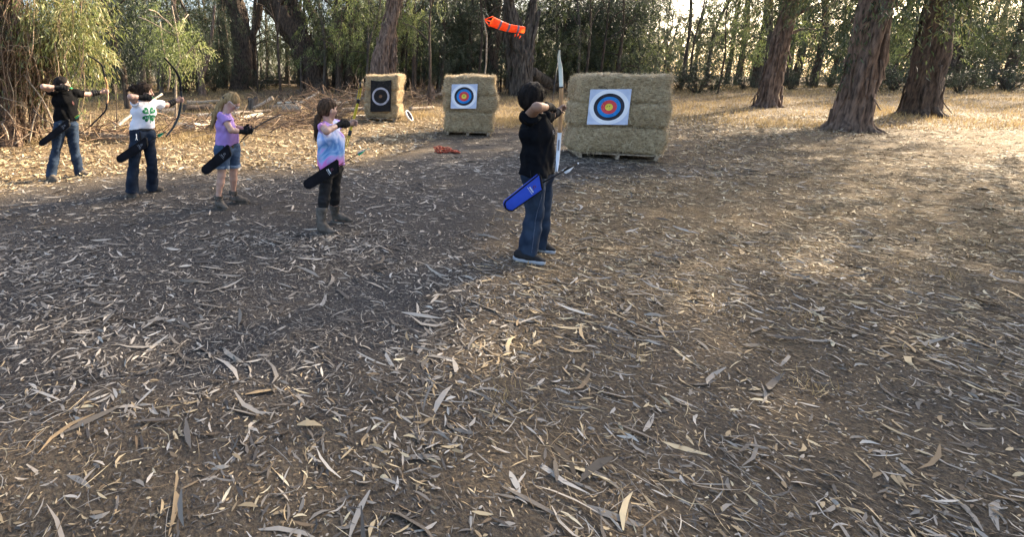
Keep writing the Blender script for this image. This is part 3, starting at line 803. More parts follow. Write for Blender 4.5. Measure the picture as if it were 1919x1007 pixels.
def sticks(mb, cx, cy, rx, ry, n, g, L=(.2, 1.1), r=(.004, .018), h=.3, steep=.3):
    for k in range(int(n * .85)):
        x, y = cx + g.normal(0, rx * .5), cy + g.normal(0, ry * .5); z = float(terrain(x, y)); hh = h * math.exp(-((x - cx) / rx) ** 2 - ((y - cy) / ry) ** 2)
        d = N3(A(g.normal(), g.normal() * .7, g.normal() * steep)); l = g.uniform(*L); c = A(x, y, z + hh * g.random() + .02 + abs(d[2]) * l * .45); rr = g.uniform(*r)
        p = smooth_path([c - d * l / 2, c + g.normal(0, .05, 3) * l, c + d * l / 2], 5); mb.add(*tube(p, np.linspace(rr, rr * .5, 5), 5, cap=False), r=g.beta(1.6, 2.8))
def brush():
    g = np.random.default_rng(77); mb = MB()
    # debris belt among the logs (left and centre), tangle at both sides of the left stack, heaps in the wood
    for cx, cy, rx, ry, n, h in ((-5.8, 11.3, 1.6, .8, 150, .35), (-4.4, 11.2, 1.5, .7, 110, .2), (-3.0, 12.4, 1.8, .9, 190, .35), (-2.0, 13.6, 1.6, .9, 170, .4), (-.9, 14.6, 1.5, 1.0, 190, .45), (.2, 15.5, 1.2, .9, 200, .55), (-.1, 18.5, 1.6, 1.4, 220, .9), (1.5, 20.5, 1.4, 1.2, 220, 1.1), (3.6, 20.5, 1.3, 1.2, 170, .9), (5.6, 25, 1.8, 1.5, 130, .6), (-1.5, 24, 2.5, 2, 140, .6), (-7.3, 10.2, .9, .8, 170, .7), (14, 27, 3, 2, 120, .7), (-3.2, 16, 2.5, 1, 80, .2)):
        sticks(mb, cx, cy, rx, ry, n, g, h=h, steep=.45 if h > .5 else .22)
    me = mb.mesh('brushwood', M_vine, True); o = bpy.data.objects.new('brushwood', me); COL.objects.link(o); tag(o, 'tangled dead twigs and bark heaped among the fallen logs', 'brushwood', kind='stuff')
brush()
def stakes():
    for px, py, top, l in ((218.5, 250, 158, 'thin dark metal stake between the two left archers'), (443, 182, 160, 'thin dark metal stake standing in the grass above the blond head')):
        c = G(px, py); b = P(px - .4, top, c[1]); ms = MB().add(*tube([c - A(0, 0, .05), b], [.014, .012], 6)); ms.add(*box((c + b) / 2, (.004, .035, np.linalg.norm(b - c))))
        tag(build('metal_stake', ms, M_dead_dark), l, 'stake')
stakes()

# ------------------------------------------------------------------ trees
def sprays(mb, pos, outd, nl, L, W, g, length=(.4, 1.0), droop=.9, tint=None):
    """drooping leafy twigs: nl leaves along each of the twigs that start at pos"""
    n = len(pos); ln = g.uniform(*length, n); i = np.repeat(np.arange(n), nl); m = n * nl; t = g.random(m)
    base = pos[i] + outd[i] * (t * ln[i])[:, None] * .6; base[:, 2] -= t ** 1.4 * ln[i] * .75; base += g.normal(0, .07, (m, 3))
    D = g.normal(0, .45, (m, 3)) + outd[i] * .35; D[:, 2] -= droop
    V, Q = leafcloud(base, D, g.uniform(*L, m), g.uniform(*W, m), g)
    tn = g.beta(2, 2.4, n) if tint is None else np.clip(g.normal(tint, .17, n), 0, 1)
    mb.add(V, Q, r=np.clip(tn[i] + g.normal(0, .13, m), 0, 1))
def blob_points(c, rad, n, g, shell=.55):
    d = g.normal(size=(n, 3)); d /= np.linalg.norm(d, axis=1, keepdims=True)
    r = shell + (1 - shell) * g.random(n) ** .6; r = np.where(g.random(n) < .25, g.random(n), r)
    return np.asarray(c) + d * r[:, None] * np.asarray(rad), d
def trunk_mb(path, rad, sides=18, rough=.10, seed=0, flare=.5, n=None):
    n = n or max(14, int(np.sum(np.linalg.norm(np.diff(np.asarray(path), axis=0), axis=1)) / .22)); p = smooth_path(path, n)
    rr = np.interp(np.linspace(0, 1, n), np.linspace(0, 1, len(rad)), rad); s = np.concatenate([[0], np.cumsum(np.linalg.norm(np.diff(p, axis=0), axis=1))])
    rr = rr * (1 + flare * np.exp(-s / .55)); return MB().add(*tube(p, rr, sides, rough=rough, seed=seed)), p, rr
def limbs(mb, path, rr, k, g, up=.5, L=(1.5, 3.5), f0=.3):
    tips = []
    for q in range(k):
        i = int(g.uniform(f0, .97) * (len(path) - 1)); a = g.uniform(0, 6.28); l = g.uniform(*L); d = N3(A(math.cos(a), math.sin(a), up + g.normal(0, .2)))
        p = smooth_path([path[i], path[i] + d * l * .5 + g.normal(0, .1, 3), path[i] + d * l + A(0, 0, -.15 * l)], 9); mb.add(*tube(p, np.linspace(rr[i] * .45, .02, 9), 7, rough=.08, seed=q)); tips += [p[5], p[8]]
    return tips

def proto_tree(name, label, seed, H, r0, bark, leafm, low, spread, nspr, lean=.3, tint=None, L=(.12, .24), W=(.02, .038), group=None, lo_dens=1.0):
    g = np.random.default_rng(seed); t = thing(name, label, 'tree', (0, 0, 0), group)
    path = [A(0, 0, -.3), A(g.normal(0, lean * .3), g.normal(0, lean * .3), H * .3), A(g.normal(0, lean), g.normal(0, lean), H * .62), A(g.normal(0, lean * 1.6), g.normal(0, lean), H)]
    mb, p, rr = trunk_mb(path, [r0, r0 * .82, r0 * .55, .03], seed=seed, sides=14); tips = limbs(mb, p, rr, 12, g, L=(spread * .5, spread * 1.05), f0=.22)
    build('trunk', mb, bark, t); c = MB(); tips = np.array(tips); k = g.integers(0, len(tips), nspr)
    pos = tips[k] + g.normal(0, spread * .27, (nspr, 3)) * A(1, 1, .9); hang = g.random(nspr) < .45 * lo_dens; pos[hang, 2] = low + (pos[hang, 2] - low) * g.random(hang.sum())
    pos = pos[pos[:, 2] > low]; d = pos - np.array([np.interp(pos[:, 2], p[:, 2], p[:, q]) for q in (0, 1, 2)]).T; d[:, 2] *= .3; d /= np.maximum(.3, np.linalg.norm(d, axis=1, keepdims=True))
    sprays(c, pos, d, 26, L, W, g, tint=tint); build('crown', c, leafm, t, False); return t
GA, GB, GC, GD, GE = 'dark eucalyptus trees of the back wood', 'slender trees of the back wood', 'leafy green trees of the back wood', 'low bushes at the foot of the wood', 'bare thin saplings in the wood'
LA, LB, LC, LD, LE_ = 'dark barked eucalyptus with hanging grey green leaves in the back wood', 'slender pale stemmed tree with sparse crown in the back wood', 'broad dense dark green tree in the back wood', 'low tangled bush of dull leaves at the foot of the wood', 'bare thin sapling stem standing in the shaded wood'
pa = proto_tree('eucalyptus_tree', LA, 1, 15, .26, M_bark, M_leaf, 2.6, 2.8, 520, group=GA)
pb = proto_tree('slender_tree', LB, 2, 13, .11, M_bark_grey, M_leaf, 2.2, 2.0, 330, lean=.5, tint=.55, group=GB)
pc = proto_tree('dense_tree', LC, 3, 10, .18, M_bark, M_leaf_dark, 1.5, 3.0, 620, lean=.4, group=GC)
pf = proto_tree('bright_tree', 'slim tree with leaves coloured as if sunlit among the darker trees of the back wood', 7, 11, .12, M_bark_grey, M_leaf_light, 2.0, 2.0, 260, lean=.5, tint=.42, group='bright leaved trees of the back wood')  # paler leaf colour puts sunlit highlights into the dark wood
def proto_bush(seed):
    g = np.random.default_rng(seed); t = thing('wild_bush', LD, 'bush', (0, 0, 0), GD); mb = MB()
    for k in range(22):
        a = g.uniform(0, 6.28); l = g.uniform(.8, 1.7); d = N3(A(math.cos(a), math.sin(a), g.uniform(.4, 2.2))); mb.add(*tube(smooth_path([A(0, 0, -.1), d * l * .6, d * l + A(.2 * math.cos(a), .2 * math.sin(a), -.1)], 7), np.linspace(.02, .005, 7), 5))
    build('stems', mb, M_dead_dark, t); c = MB(); pos, d = blob_points((0, 0, .85), (1.2, 1.2, .75), 150, g, .3); sprays(c, pos, d, 20, (.07, .15), (.014, .028), g, (.2, .5), .4); build('foliage', c, M_leaf_dark, t, False); return t
pd = proto_bush(4)
def proto_sapling(seed):
    g = np.random.default_rng(seed); mb, p, rr = trunk_mb([A(0, 0, -.2), A(.1, .05, 2.5), A(-.12, .1, 5), A(.2, 0, 8.5)], [.05, .042, .03, .012], sides=8, seed=seed, flare=.2)
    limbs(mb, p, rr, 7, g, up=.9, L=(.6, 1.8), f0=.3); t = thing('bare_sapling', LE_, 'tree', (0, 0, 0), GE); build('stem', mb, M_bark, t); return t
pe = proto_sapling(6)
first = {id(k): True for k in (pa, pb, pc, pd, pe, pf)}
def place(pr, x, y, rz, s):
    z = float(terrain(x, y))
    if first[id(pr)]:
        first[id(pr)] = False; pr.location = (x, y, z); pr.rotation_euler = (0, 0, rz); pr.scale = (s, s, s); return pr
    return dup(pr, (x, y, z), rz, s)
g = np.random.default_rng(2024)
def pxw(px, Y): return (px - PCX) / PF * (Y * cp + .2)
rows = []
for px in np.arange(-120, 2150, 66): rows.append((pa if g.random() < .5 else pb if g.random() < .5 else pc, px + g.normal(0, 18), g.uniform(34, 41)))
for px in np.arange(-120, 2100, 54): rows.append((pa if g.random() < .45 else pb if g.random() < .45 else pc, px + g.normal(0, 18), g.uniform(42, 52)))
for px in (824, 848, 872, 896, 1046, 1068, 1088, 1108, 1130, 1156, 1182, 660, 690, 640, 300): rows.append((pc, px + g.normal(0, 5), g.uniform(30, 35)))
for px in np.arange(590, 1010, 44): rows.append((pc if g.random() < .6 else pa, px + g.normal(0, 8), g.uniform(37, 46)))
for px in (236, 322, 618, 668, 698, 792, 1052, 1098, 1150, 1190, 1420, 1700): rows.append((pf, px + g.normal(0, 5), g.uniform(28, 33)))
for px in (215, 300, 380, 560, 640, 690, 830, 880, 1075, 1150): rows.append((pc if px in (215, 830, 880, 1150, 1330) else pb, px + g.normal(0, 6), g.uniform(27, 31)))
for pr, px, Y in rows: place(pr, pxw(px, Y), Y, g.uniform(0, 6.28), g.uniform(.66, .9) if 560 < px < 1230 else g.uniform(.85, 1.2))
for px in np.concatenate([np.arange(200, 2000, 40)]): Y = g.uniform(29, 42); place(pd, pxw(px + g.normal(0, 14), Y), Y, g.uniform(0, 6.28), g.uniform(.7, 1.5))
for px in (466, 482, 500, 527, 636, 655, 668, 688, 700, 760, 776, 790, 806, 822, 846, 862, 893, 903, 938, 1020, 1045, 1062, 1078, 1094, 1120, 1133, 1160, 1176, 1190, 1240, 1290, 1345): Y = g.uniform(26, 40); place(pe, pxw(px, Y), Y, g.uniform(0, 6.28), g.uniform(.8, 1.5))
# far wood, reads as one mass
def far_wood():
    g = np.random.default_rng(99); mb = MB(); lf = MB()
    for k in range(150):
        Y = g.uniform(56, 80); x = g.uniform(-.85, 1.75) * Y; H = g.uniform(8, 14); z = float(terrain(x, Y)); mb.add(*tube([A(x, Y, z - .3), A(x + g.normal(0, .3), Y, z + H * .5), A(x + g.normal(0, .6), Y, z + H)], [.2, .14, .04], 7, cap=False))
        pos, d = blob_points((x, Y, z + H * .46), (2.6, 2.6, H * .5), 90, g, .4); pos[:, 2] = np.maximum(pos[:, 2], z + .9); sprays(lf, pos, d, 12, (.35, .7), (.08, .15), g, (.6, 1.4))
    a = mb.mesh('far_wood_trunks', M_bark, True); o = bpy.data.objects.new('far_wood_trunks', a); COL.objects.link(o); tag(o, 'dim trunks of the far wood seen through gaps between nearer trees', 'far wood', kind='stuff')
    a = lf.mesh('far_wood', M_leaf, False); o = bpy.data.objects.new('far_wood', a); COL.objects.link(o); tag(o, 'far wood of pale grey green leaves closing the view', 'far wood', kind='stuff')
far_wood()

# ---- the prominent trunks
def big_tree(name, label, stems, bark, leafm, crowns, seed, rough=.12, peel=0, extra=None, nl=26, L=(.10, .20), W=(.016, .03)):
    """stems: list of (pixel path with depth, widths in pixels); crowns: (px, py, depth, radius m, count, tint)"""
    g = np.random.default_rng(seed); x0, y0, Y = stems[0][0][0]; b = A(*P(x0, y0, Y)[:2], 0); b[2] = float(terrain(b[0], b[1])); t = thing(name, label, 'tree', b); mb = MB()
    for si, (pts, wd) in enumerate(stems):
        path = [P(*q) for q in pts]
        if si == 0: path[0] = A(path[0][0], path[0][1], b[2] - .25)
        rad = [w * .5 * q[2] / PF for w, q in zip(wd, pts)]
        m, p, rr = trunk_mb(path, rad, 26, rough, seed + si, .35 if si == 0 else 0); mb.add(*m.arrays()[:3])
        if peel:
            for k in range(peel):
                i = int(g.integers(1, len(p) - 6)); a = g.uniform(0, 6.28); off = A(math.cos(a), math.sin(a), 0); l = g.uniform(.5, 1.6); q0 = p[i] + off * rr[i] * 1.0
                mb.add(*tube(smooth_path([q0 + A(0, 0, l * .5), q0 + off * .02, q0 + off * g.uniform(.03, .22) - A(0, 0, l * .5)], 8), np.linspace(.05, .02, 8), 6, flat=.3))
        if si == 0: limbs(mb, p, rr, 4, g, .8, (1.0, 2.2), .55)
    build('trunk', mb, bark, t)
    if crowns:
        c = MB()
        for (px, py, Yc, rad, n, tint) in crowns:
            pos, d = blob_points(P(px, py, Yc), rad if np.ndim(rad) else (rad, rad, rad), n, g, .35); pos[:, 2] = np.maximum(pos[:, 2], terrain(pos[:, 0], pos[:, 1]) + .5); sprays(c, pos, d, nl, L, W, g, tint=tint)
        build('crown', c, leafm, t, False)
    return t
big_tree('big_tree', 'thick dark straight trunk with rough bark standing behind the blond archer', [([(451, 166, 32), (455, 110, 32), (449, 50, 32), (437, 0, 32), (428, -60, 32), (420, -200, 32)], [38, 33, 32, 34, 30, 18]), ([(457, 85, 32), (474, 62, 32), (486, 20, 32), (497, -60, 32)], [16, 13, 11, 8])], M_bark, M_leaf,
    [(420, -130, 32, 4.5, 150, None), (480, -100, 32, 4, 120, None), (415, 20, 33, 1.6, 40, .4)], 31, peel=26)
big_tree('leaning_tree', 'massive dark trunk leaning left above a heap of brush near the centre', [([(596, 170, 31), (585, 130, 31), (562, 80, 31), (530, 25, 31), (505, -15, 31), (470, -120, 31)], [48, 44, 43, 42, 38, 24]), ([(590, 140, 31), (606, 100, 30.6), (600, 50, 30.6), (578, 10, 30.6), (560, -60, 30.6)], [24, 18, 15, 14, 10]), ([(560, 78, 31), (566, 40, 31), (548, 0, 31), (550, -80, 31)], [20, 16, 16, 12])], M_bark, M_leaf_dark,
    [(470, -140, 31, 4.5, 140, None), (580, -90, 31, 4, 120, None), (618, 122, 31.5, (2.0, 1.2, 1.2), 110, .3), (650, 60, 32, (2.4, 1.4, 1.8), 120, .5), (655, 20, 31, (2.2, 1.4, 1.6), 110, .6)], 32, peel=30)
big_tree('shaggy_tree', 'tall leaning trunk with shaggy reddish bark rising behind the left stack', [([(710, 172, 24), (717, 120, 24), (727, 60, 24), (737, 15, 24), (744, -30, 24), (755, -160, 24)], [44, 36, 27, 24, 21, 12]), ([(733, 125, 23.8), (738, 100, 23.8), (735, 60, 23.9), (733, 50, 23.9)], [9, 7, 6, 3])], M_bark_red, M_leaf_light,
    [(785, 30, 24.5, (1.0, .8, .8), 42, .55), (770, 45, 24.5, (.7, .6, .7), 26, .5), (700, -90, 24, 3.2, 90, None), (790, -80, 24, 3, 90, None), (655, 30, 25.5, (1.2, .9, 1.4), 46, .35)], 33, rough=.17, peel=46)
big_tree('forked_tree', 'wide grey fluted trunk forking in two behind the nearest archer', [([(976, 168, 27), (976, 120, 27), (972, 75, 27), (958, 25, 27), (948, -40, 27), (940, -150, 27)], [29, 24, 20, 15, 13, 9]), ([(980, 125, 27), (991, 80, 27), (997, 30, 27), (1000, -30, 27), (1008, -150, 27)], [18, 16, 14, 13, 9]), ([(958, 166, 27.6), (957, 120, 27.6), (950, 70, 27.6), (950, 20, 27.6), (952, -60, 27.6)], [17, 14, 12, 10, 7]), ([(992, 165, 26.8), (990, 120, 26.8), (998, 80, 26.8), (1010, 20, 26.8)], [10, 9, 7, 5])], M_bark_grey, M_leaf_dark,
    [(960, -110, 27, 4, 130, None), (1030, -80, 27, 3.5, 120, None), (965, 110, 28.5, (1.0, .8, .8), 26, .2)], 34, rough=.24, peel=34)
big_tree('dark_tree', 'dark upright trunk standing behind the windsock pole', [([(921, 165, 29), (922, 100, 29), (924, 50, 29), (930, 0, 29), (934, -80, 29)], [27, 25, 23, 21, 15])], M_bark, M_leaf_dark, [(900, 80, 29.5, (1.6, 1.2, 1.8), 100, .25), (860, 60, 30, (2.4, 1.4, 2.2), 190, .35), (930, -80, 29, 3.5, 110, None), (830, 20, 30, (1.8, 1.2, 1.4), 90, .6)], 35)
big_tree('slim_dark_tree', 'slim nearly black straight trunk in the gap between the left and centre stacks', [([(776, 170, 26), (776, 90, 26), (775, 30, 26), (777, -60, 26)], [7, 6.5, 6, 4])], M_bark, M_leaf_dark, [(772, -60, 26, 2.6, 80, None)], 61)
big_tree('slim_dark_tree', 'thin dark trunk just left of the centre stack, rising from a reddish foot', [([(806, 182, 22), (806, 120, 22), (805, 60, 22), (808, -40, 22)], [6, 4.5, 4, 3])], M_bark, M_leaf_dark, [(806, -60, 22, 2.2, 60, None), (812, 40, 23, (.9, .7, .7), 30, .4)], 62)
big_tree('twin_trunk_tree', 'dark twin trunked tree standing in the shade left of the left stack', [([(636, 168, 29), (635, 110, 29), (630, 50, 29), (634, -30, 29)], [13, 12, 10, 7]), ([(653, 160, 29.3), (654, 110, 29.3), (658, 50, 29.3), (662, -30, 29.3)], [13, 12, 10, 7])], M_bark, M_leaf, [(640, -60, 29, 3, 90, None), (670, 60, 29.6, (1.5, 1, 1.2), 50, .5)], 63, peel=20)
big_tree('stout_dark_tree', 'stout dark trunk standing at the left of the thick straight trunk', [([(418, 165, 36), (420, 90, 36), (416, 20, 36), (418, -60, 36)], [17, 15, 13, 9])], M_bark, M_leaf, [(418, -60, 36, 3.5, 90, None)], 64, peel=10)
big_tree('broken_tree', 'pale grey broken trunk standing behind the dark haired head of the white tee archer', [([(265, 170, 25), (264, 130, 25), (264, 98, 25)], [17, 16, 16])], M_bark_grey, None, [], 36, rough=.06)
big_tree('forked_small_tree', 'small dark tree forking low with leaning limbs left of the thick dark trunk', [([(379, 168, 27), (377, 150, 27), (371, 120, 27), (352, 75, 27), (338, 50, 27), (322, 0, 27)], [12, 12, 10, 9, 8, 5]), ([(379, 145, 27), (388, 110, 27), (397, 65, 27), (402, 10, 27)], [9, 7, 6, 4]), ([(327, 40, 27.4), (325, 10, 27.4), (331, -40, 27.4)], [8, 8, 7])], M_bark_red, M_leaf, [(390, 60, 28, (2.0, 1.2, 1.6), 90, .5), (410, 20, 28, (1.8, 1.2, 1.5), 80, .45), (420, 110, 29, (1.2, 1, .8), 40, .5)], 37)
big_tree('sunny_sapling', 'young tree with bright hanging green leaves and pale stems above the dark longbow', [([(326, 170, 16), (330, 140, 16), (337, 110, 16), (331, 60, 16), (322, 10, 16)], [4, 4, 3.5, 3, 2]), ([(315, 172, 16.4), (318, 130, 16.4), (306, 90, 16.4), (300, 40, 16.4)], [3, 3, 2.5, 2]), ([(338, 112, 16), (350, 100, 15.8), (362, 88, 15.7), (374, 85, 15.7)], [3, 3, 2, 1.5])], M_dead, M_leaf_light,
    [(335, 60, 16, (.62, .5, .45), 46, .5), (318, 75, 16.2, (.55, .5, .55), 42, .4), (354, 105, 15.8, (.36, .4, .30), 26, .7), (382, 92, 15.8, (.15, .2, .25), 9, .8), (300, 110, 16.6, (.6, .5, .4), 28, .3), (295, 30, 17, (.8, .6, .8), 44, .25)], 38, L=(.07, .15), W=(.014, .026), nl=22)
big_tree('shaded_tree', 'dark shaded eucalyptus whose foliage hangs between the two left archers and the sunny left tree', [([(240, 172, 21), (228, 120, 21), (205, 60, 21), (190, 20, 21), (196, -60, 21)], [11, 10, 12, 12, 9]), ([(165, 60, 20.5), (185, 35, 20.5), (199, 2, 20.5), (210, -50, 20.5)], [7, 10, 11, 10])], M_bark, M_leaf_dark,
    [(200, 75, 21, (1.5, 1.0, 1.5), 170, .3), (250, 50, 21.5, (1.4, 1.0, 1.7), 160, .35), (215, 120, 21.5, (1.4, 1, .8), 90, .3), (165, 120, 22, (1.3, 1, 1.0), 90, .3), (270, 10, 22, (1.3, 1, 1.2), 90, .5), (290, 90, 22.5, (.9, .8, .8), 40, .4), (225, -60, 21, 2.6, 100, None)], 39)
def left_tree():
    t = big_tree('sunlit_tree', 'big sunlit tree draped with brown vines and bright hanging leaves at the left edge', [([(18, 270, 10.4), (12, 200, 10.4), (8, 120, 10.4), (14, 50, 10.4), (24, 0, 10.4), (40, -120, 10.4)], [44, 34, 30, 26, 24, 18]),
        ([(55, 262, 10.8), (75, 190, 10.8), (88, 145, 10.8), (100, 122, 10.8), (110, 108, 10.8), (112, 60, 10.8), (106, -30, 10.8)], [10, 10, 12, 13, 10, 7, 5]), ([(92, 140, 10.8), (80, 120, 10.8), (60, 105, 10.9), (30, 92, 10.9)], [10, 9, 7, 5]), ([(-20, 268, 10.1), (-25, 150, 10.1), (-18, 40, 10.1), (-5, -60, 10.1)], [30, 26, 24, 20])], M_bark_red, M_leaf_olive,
        [(125, 30, 10.6, (.62, .6, .5), 95, .6), (150, 70, 10.6, (.42, .5, .40), 50, .55), (95, 20, 10.5, (.4, .5, .45), 55, .6), (175, 105, 10.8, (.28, .4, .30), 22, .6), (168, 20, 10.8, (.35, .4, .3), 32, .6), (120, -60, 10.6, 1.1, 90, .5), (45, 60, 10.5, (.5, .5, .7), 36, .2), (65, 130, 10.7, (.5, .4, .35), 26, .25), (30, 10, 10.4, (.5, .5, .4), 26, .3), (25, 150, 10.6, (.5, .4, .5), 26, .1), (135, 120, 11.2, (.5, .5, .35), 36, .3), (-30, 60, 10.4, (.6, .6, 1.2), 70, .3)], 40, rough=.16, peel=40, nl=18, L=(.09, .22), W=(.014, .030))
    g = np.random.default_rng(41); v = MB()
    for k in range(230):                     # hanging vines and dead runners
        px = g.choice([g.uniform(-40, 70), g.uniform(-40, 160)], p=[.7, .3]); Y = g.uniform(9.9, 11); y0 = g.uniform(-60, 120); y1 = y0 + g.uniform(40, 190); y1 = min(y1, 262)
        pts = [P(px, y0, Y), P(px + g.normal(0, 6), y0 * .6 + y1 * .4, Y + g.normal(0, .15)), P(px + g.normal(0, 9), y0 * .3 + y1 * .7, Y + g.normal(0, .15)), P(px + g.normal(0, 14), y1, Y + g.normal(0, .2))]
        r = g.uniform(.004, .011); v.add(*tube(smooth_path(pts, 14), np.linspace(r, r * .6, 14), 5, cap=False), r=g.beta(2, 2))
    for k in range(60):                      # arching loops
        px, py, Y = g.uniform(-30, 95), g.uniform(60, 230), g.uniform(9.8, 10.6); w = g.uniform(8, 30)
        v.add(*tube(smooth_path([P(px, py + w * .6, Y), P(px + w * .3, py, Y - .1), P(px + w, py + 2, Y - .1), P(px + w * 1.3, py + w * .8, Y)], 14), np.linspace(.009, .004, 14), 5, cap=False), r=g.beta(3, 2))
    o = build('hanging_vines', v, M_vine, t); o['kind'] = 'stuff'
    c = MB(); pos, d = blob_points(P(30, 110, 10.5), (.85, .5, 1.05), 250, g, .2); sprays(c, pos, d, 22, (.05, .12), (.010, .022), g, (.2, .6), .5); o = build('dead_leaves', c, M_leaf_brown, t, False); o['kind'] = 'stuff'
left_tree()
for (a, b, r, l) in (((55, 268, 9.9), (96, 148, 10.2), .028, 'long straight pale stick leaning against the sunlit tree beside the left archer'), ((45, 140, 10.2), (104, 240, 9.8), .026, 'bowed pale stick slanting down towards the elbow of the left archer'), ((-5, 180, 9.9), (48, 194, 9.9), .014, 'thin straw coloured stick lying level in the vines'), ((0, 196, 9.8), (28, 232, 9.7), .02, 'short bent pale stick in the dead wood at the left edge'), ((62, 205, 9.8), (104, 236, 9.6), .018, 'dark crooked stick behind the back of the left archer'), ((4, 232, 9.6), (16, 262, 9.4), .03, 'bleached root piece at the left edge'), ((28, 270, 9.4), (62, 246, 9.7), .022, 'broken pale stick in the heap left of the left archer')):
    log(l, P(*a), P(*b), r * .62, r * .4, M_dead if 'pale' in l or 'straw' in l or 'bleached' in l else M_dead_dark, 'stick', 'dead_stick', bend=.9 if 'bowed' in l else .45, seed=int(a[0]) + 90)

# ---- trees on the right shading the shooting lane, plus ones added to shade the foreground
def shade_tree(label, x, y, H, r0, zc, rad, n, seed, leafm=None):
    g = np.random.default_rng(seed); z = float(terrain(x, y)); t = thing('shade_tree', label, 'tree', (x, y, z)); b = A(x, y, z)
    mb, p, rr = trunk_mb([b - A(0, 0, .3), b + A(g.normal(0, .2), g.normal(0, .2), H * .3), b + A(g.normal(0, .4), g.normal(0, .4), H * .65), b + A(g.normal(0, .5), g.normal(0, .5), H)], [r0, r0 * .85, r0 * .6, .05], 28, .2, seed); limbs(mb, p, rr, 16, g, .5, (rad[0] * .5, rad[0] * 1.0), .25)
    for k in range(60):
        i = int(g.integers(0, len(p) // 2)); a = g.uniform(0, 6.28); off = A(math.cos(a), math.sin(a), 0); l = g.uniform(.4, 1.5); q0 = p[i] + off * rr[i] * 1.03 + A(0, 0, .3)
        mb.add(*tube(smooth_path([q0 + A(0, 0, l * .5), q0 + off * .02, q0 + off * g.uniform(.01, .14) + A(g.normal(0, .08), g.normal(0, .08), -l * .5)], 8), np.linspace(.05, .018, 8), 6, flat=.3))
    for k in range(7):
        a = k * .9 + g.uniform(0, .5); off = A(math.cos(a), math.sin(a), 0); mb.add(*tube(smooth_path([b + off * r0 * .5 + A(0, 0, .55), b + off * r0 * 1.25 + A(0, 0, .12), b + off * r0 * 2.3 - A(0, 0, .08)], 10), np.linspace(r0 * .42, r0 * .12, 10), 9, rough=.12, seed=k))
    build('trunk', mb, M_bark_red if seed % 2 else M_bark, t)
    c = MB(); pos, d = blob_points(b + A(0, 0, zc), rad, n, g, .25); pos = pos[pos[:, 2] > b[2] + 1.6]; sprays(c, pos, d, 30, (.12, .24), (.022, .042), g, (.4, 1.1)); build('crown', c, leafm or M_leaf, t, False)
shade_tree('tall eucalyptus with a deep hanging crown, second from the right in the front row', 15.2, 13.25, 18, .34, 9.8, (2.5, 2.6, 7.8), 1500, 51)
shade_tree('tall dark eucalyptus standing behind the gap right of the near stack', 22.5, 17.4, 20, .38, 11.5, (3.1, 3.1, 8.5), 1600, 52)
shade_tree('spreading eucalyptus with a lower rounded crown at the edge of the grass', 20.2, 21.0, 12, .3, 7.6, (2.8, 2.5, 3.6), 1000, 53)
shade_tree('slim eucalyptus with a narrow tall crown, added on the right to shade the foreground', 17.5, 9.6, 16, .26, 8.6, (2.0, 2.0, 7.0), 1300, 57)  # added tree, placed so its shadow darkens the foreground
shade_tree('stout unseen eucalyptus added at the right edge of the clearing to shade the foreground', 13.0, 5.2, 14, .36, 7.5, (2.6, 2.7, 5.2), 1300, 54)  # added out of view, its crown keeps sun off the near ground
shade_tree('leafy unseen eucalyptus added nearest the camera side to shade the foreground on the right', 12.5, .5, 14, .34, 7.2, (3.0, 2.9, 5.2), 1300, 55)  # another unseen tree added to extend the foreground shade
# ------------------------------------------------------------------ people
M_skin_fair = mat('fair_skin', (0.3312, 0.1944, 0.1440), (0.4032, 0.2520, 0.1944), scale=14, rough=.55, spec=.35)
M_skin_tan = mat('tan_skin', (0.2025, 0.1125, 0.0750), (0.2550, 0.1500, 0.1013), scale=14, rough=.55, spec=.35)
M_hair_black = mat('black_hair', (.005, .004, .004), (.016, .012, .010), scale=60, stretch=(1, 1, .25), rough=.75, spec=.1, bump=.3)
M_hair_dark = mat('dark_brown_hair', (.011, .007, .005), (.04, .025, .016), scale=60, stretch=(1, 1, .25), rough=.75, spec=.1, bump=.4)
M_hair_brown = mat('brown_hair', (0.0224, 0.0136, 0.0088), (0.0800, 0.0480, 0.0288), scale=55, stretch=(1, 1, .25), rough=.75, spec=.1, bump=.4)
M_hair_blond = mat('blond_hair', (0.1400, 0.0875, 0.0385), (0.3080, 0.2170, 0.1120), scale=55, stretch=(1, 1, .25), rough=.75, spec=.1, bump=.4)
def denim(name, c1, c2): return mat(name, c1, c2, scale=7, detail=8, rough=.9, spec=.1, bump=.12, bscale=220, contrast=(.32, .68))
M_denim = denim('blue_denim', (0.0091, 0.0157, 0.0310), (0.0310, 0.0475, 0.0764))
M_denim_dark = denim('dark_denim', (0.0060, 0.0090, 0.0168), (0.0180, 0.0270, 0.0450))
M_denim_mid = denim('faded_denim', (.04, .06, .095), (.12, .165, .23))
M_denim_short = denim('short_denim', (0.0275, 0.0468, 0.0880), (0.0550, 0.0880, 0.1485))
M_cuff = mat('denim_cuff', (0.1200, 0.1680, 0.2400), (0.1980, 0.2460, 0.3180), scale=20, rough=.85)
M_shirt_black = mat('black_tee', (0.0028, 0.0028, 0.0031), (0.0056, 0.0056, 0.0063), scale=20, rough=.95, spec=.08)
M_shirt_navy = mat('black_navy_tee', (0.0026, 0.0030, 0.0044), (0.0048, 0.0058, 0.0080), scale=20, rough=.95, spec=.08)
M_shirt_white = mat('white_tee', (0.5280, 0.5280, 0.5840), (0.6000, 0.6000, 0.6400), scale=8, rough=.85)
M_shirt_lilac = mat('lilac_tee', (0.2480, 0.1488, 0.3844), (0.2914, 0.1860, 0.4278), scale=8, rough=.85)
M_legging = mat('black_legging', (.005, .005, .006), (.010, .010, .011), scale=20, rough=.75)
M_boot = mat('taupe_suede', (0.0570, 0.0492, 0.0408), (0.1140, 0.0990, 0.0840), scale=14, rough=.9, bump=.3)
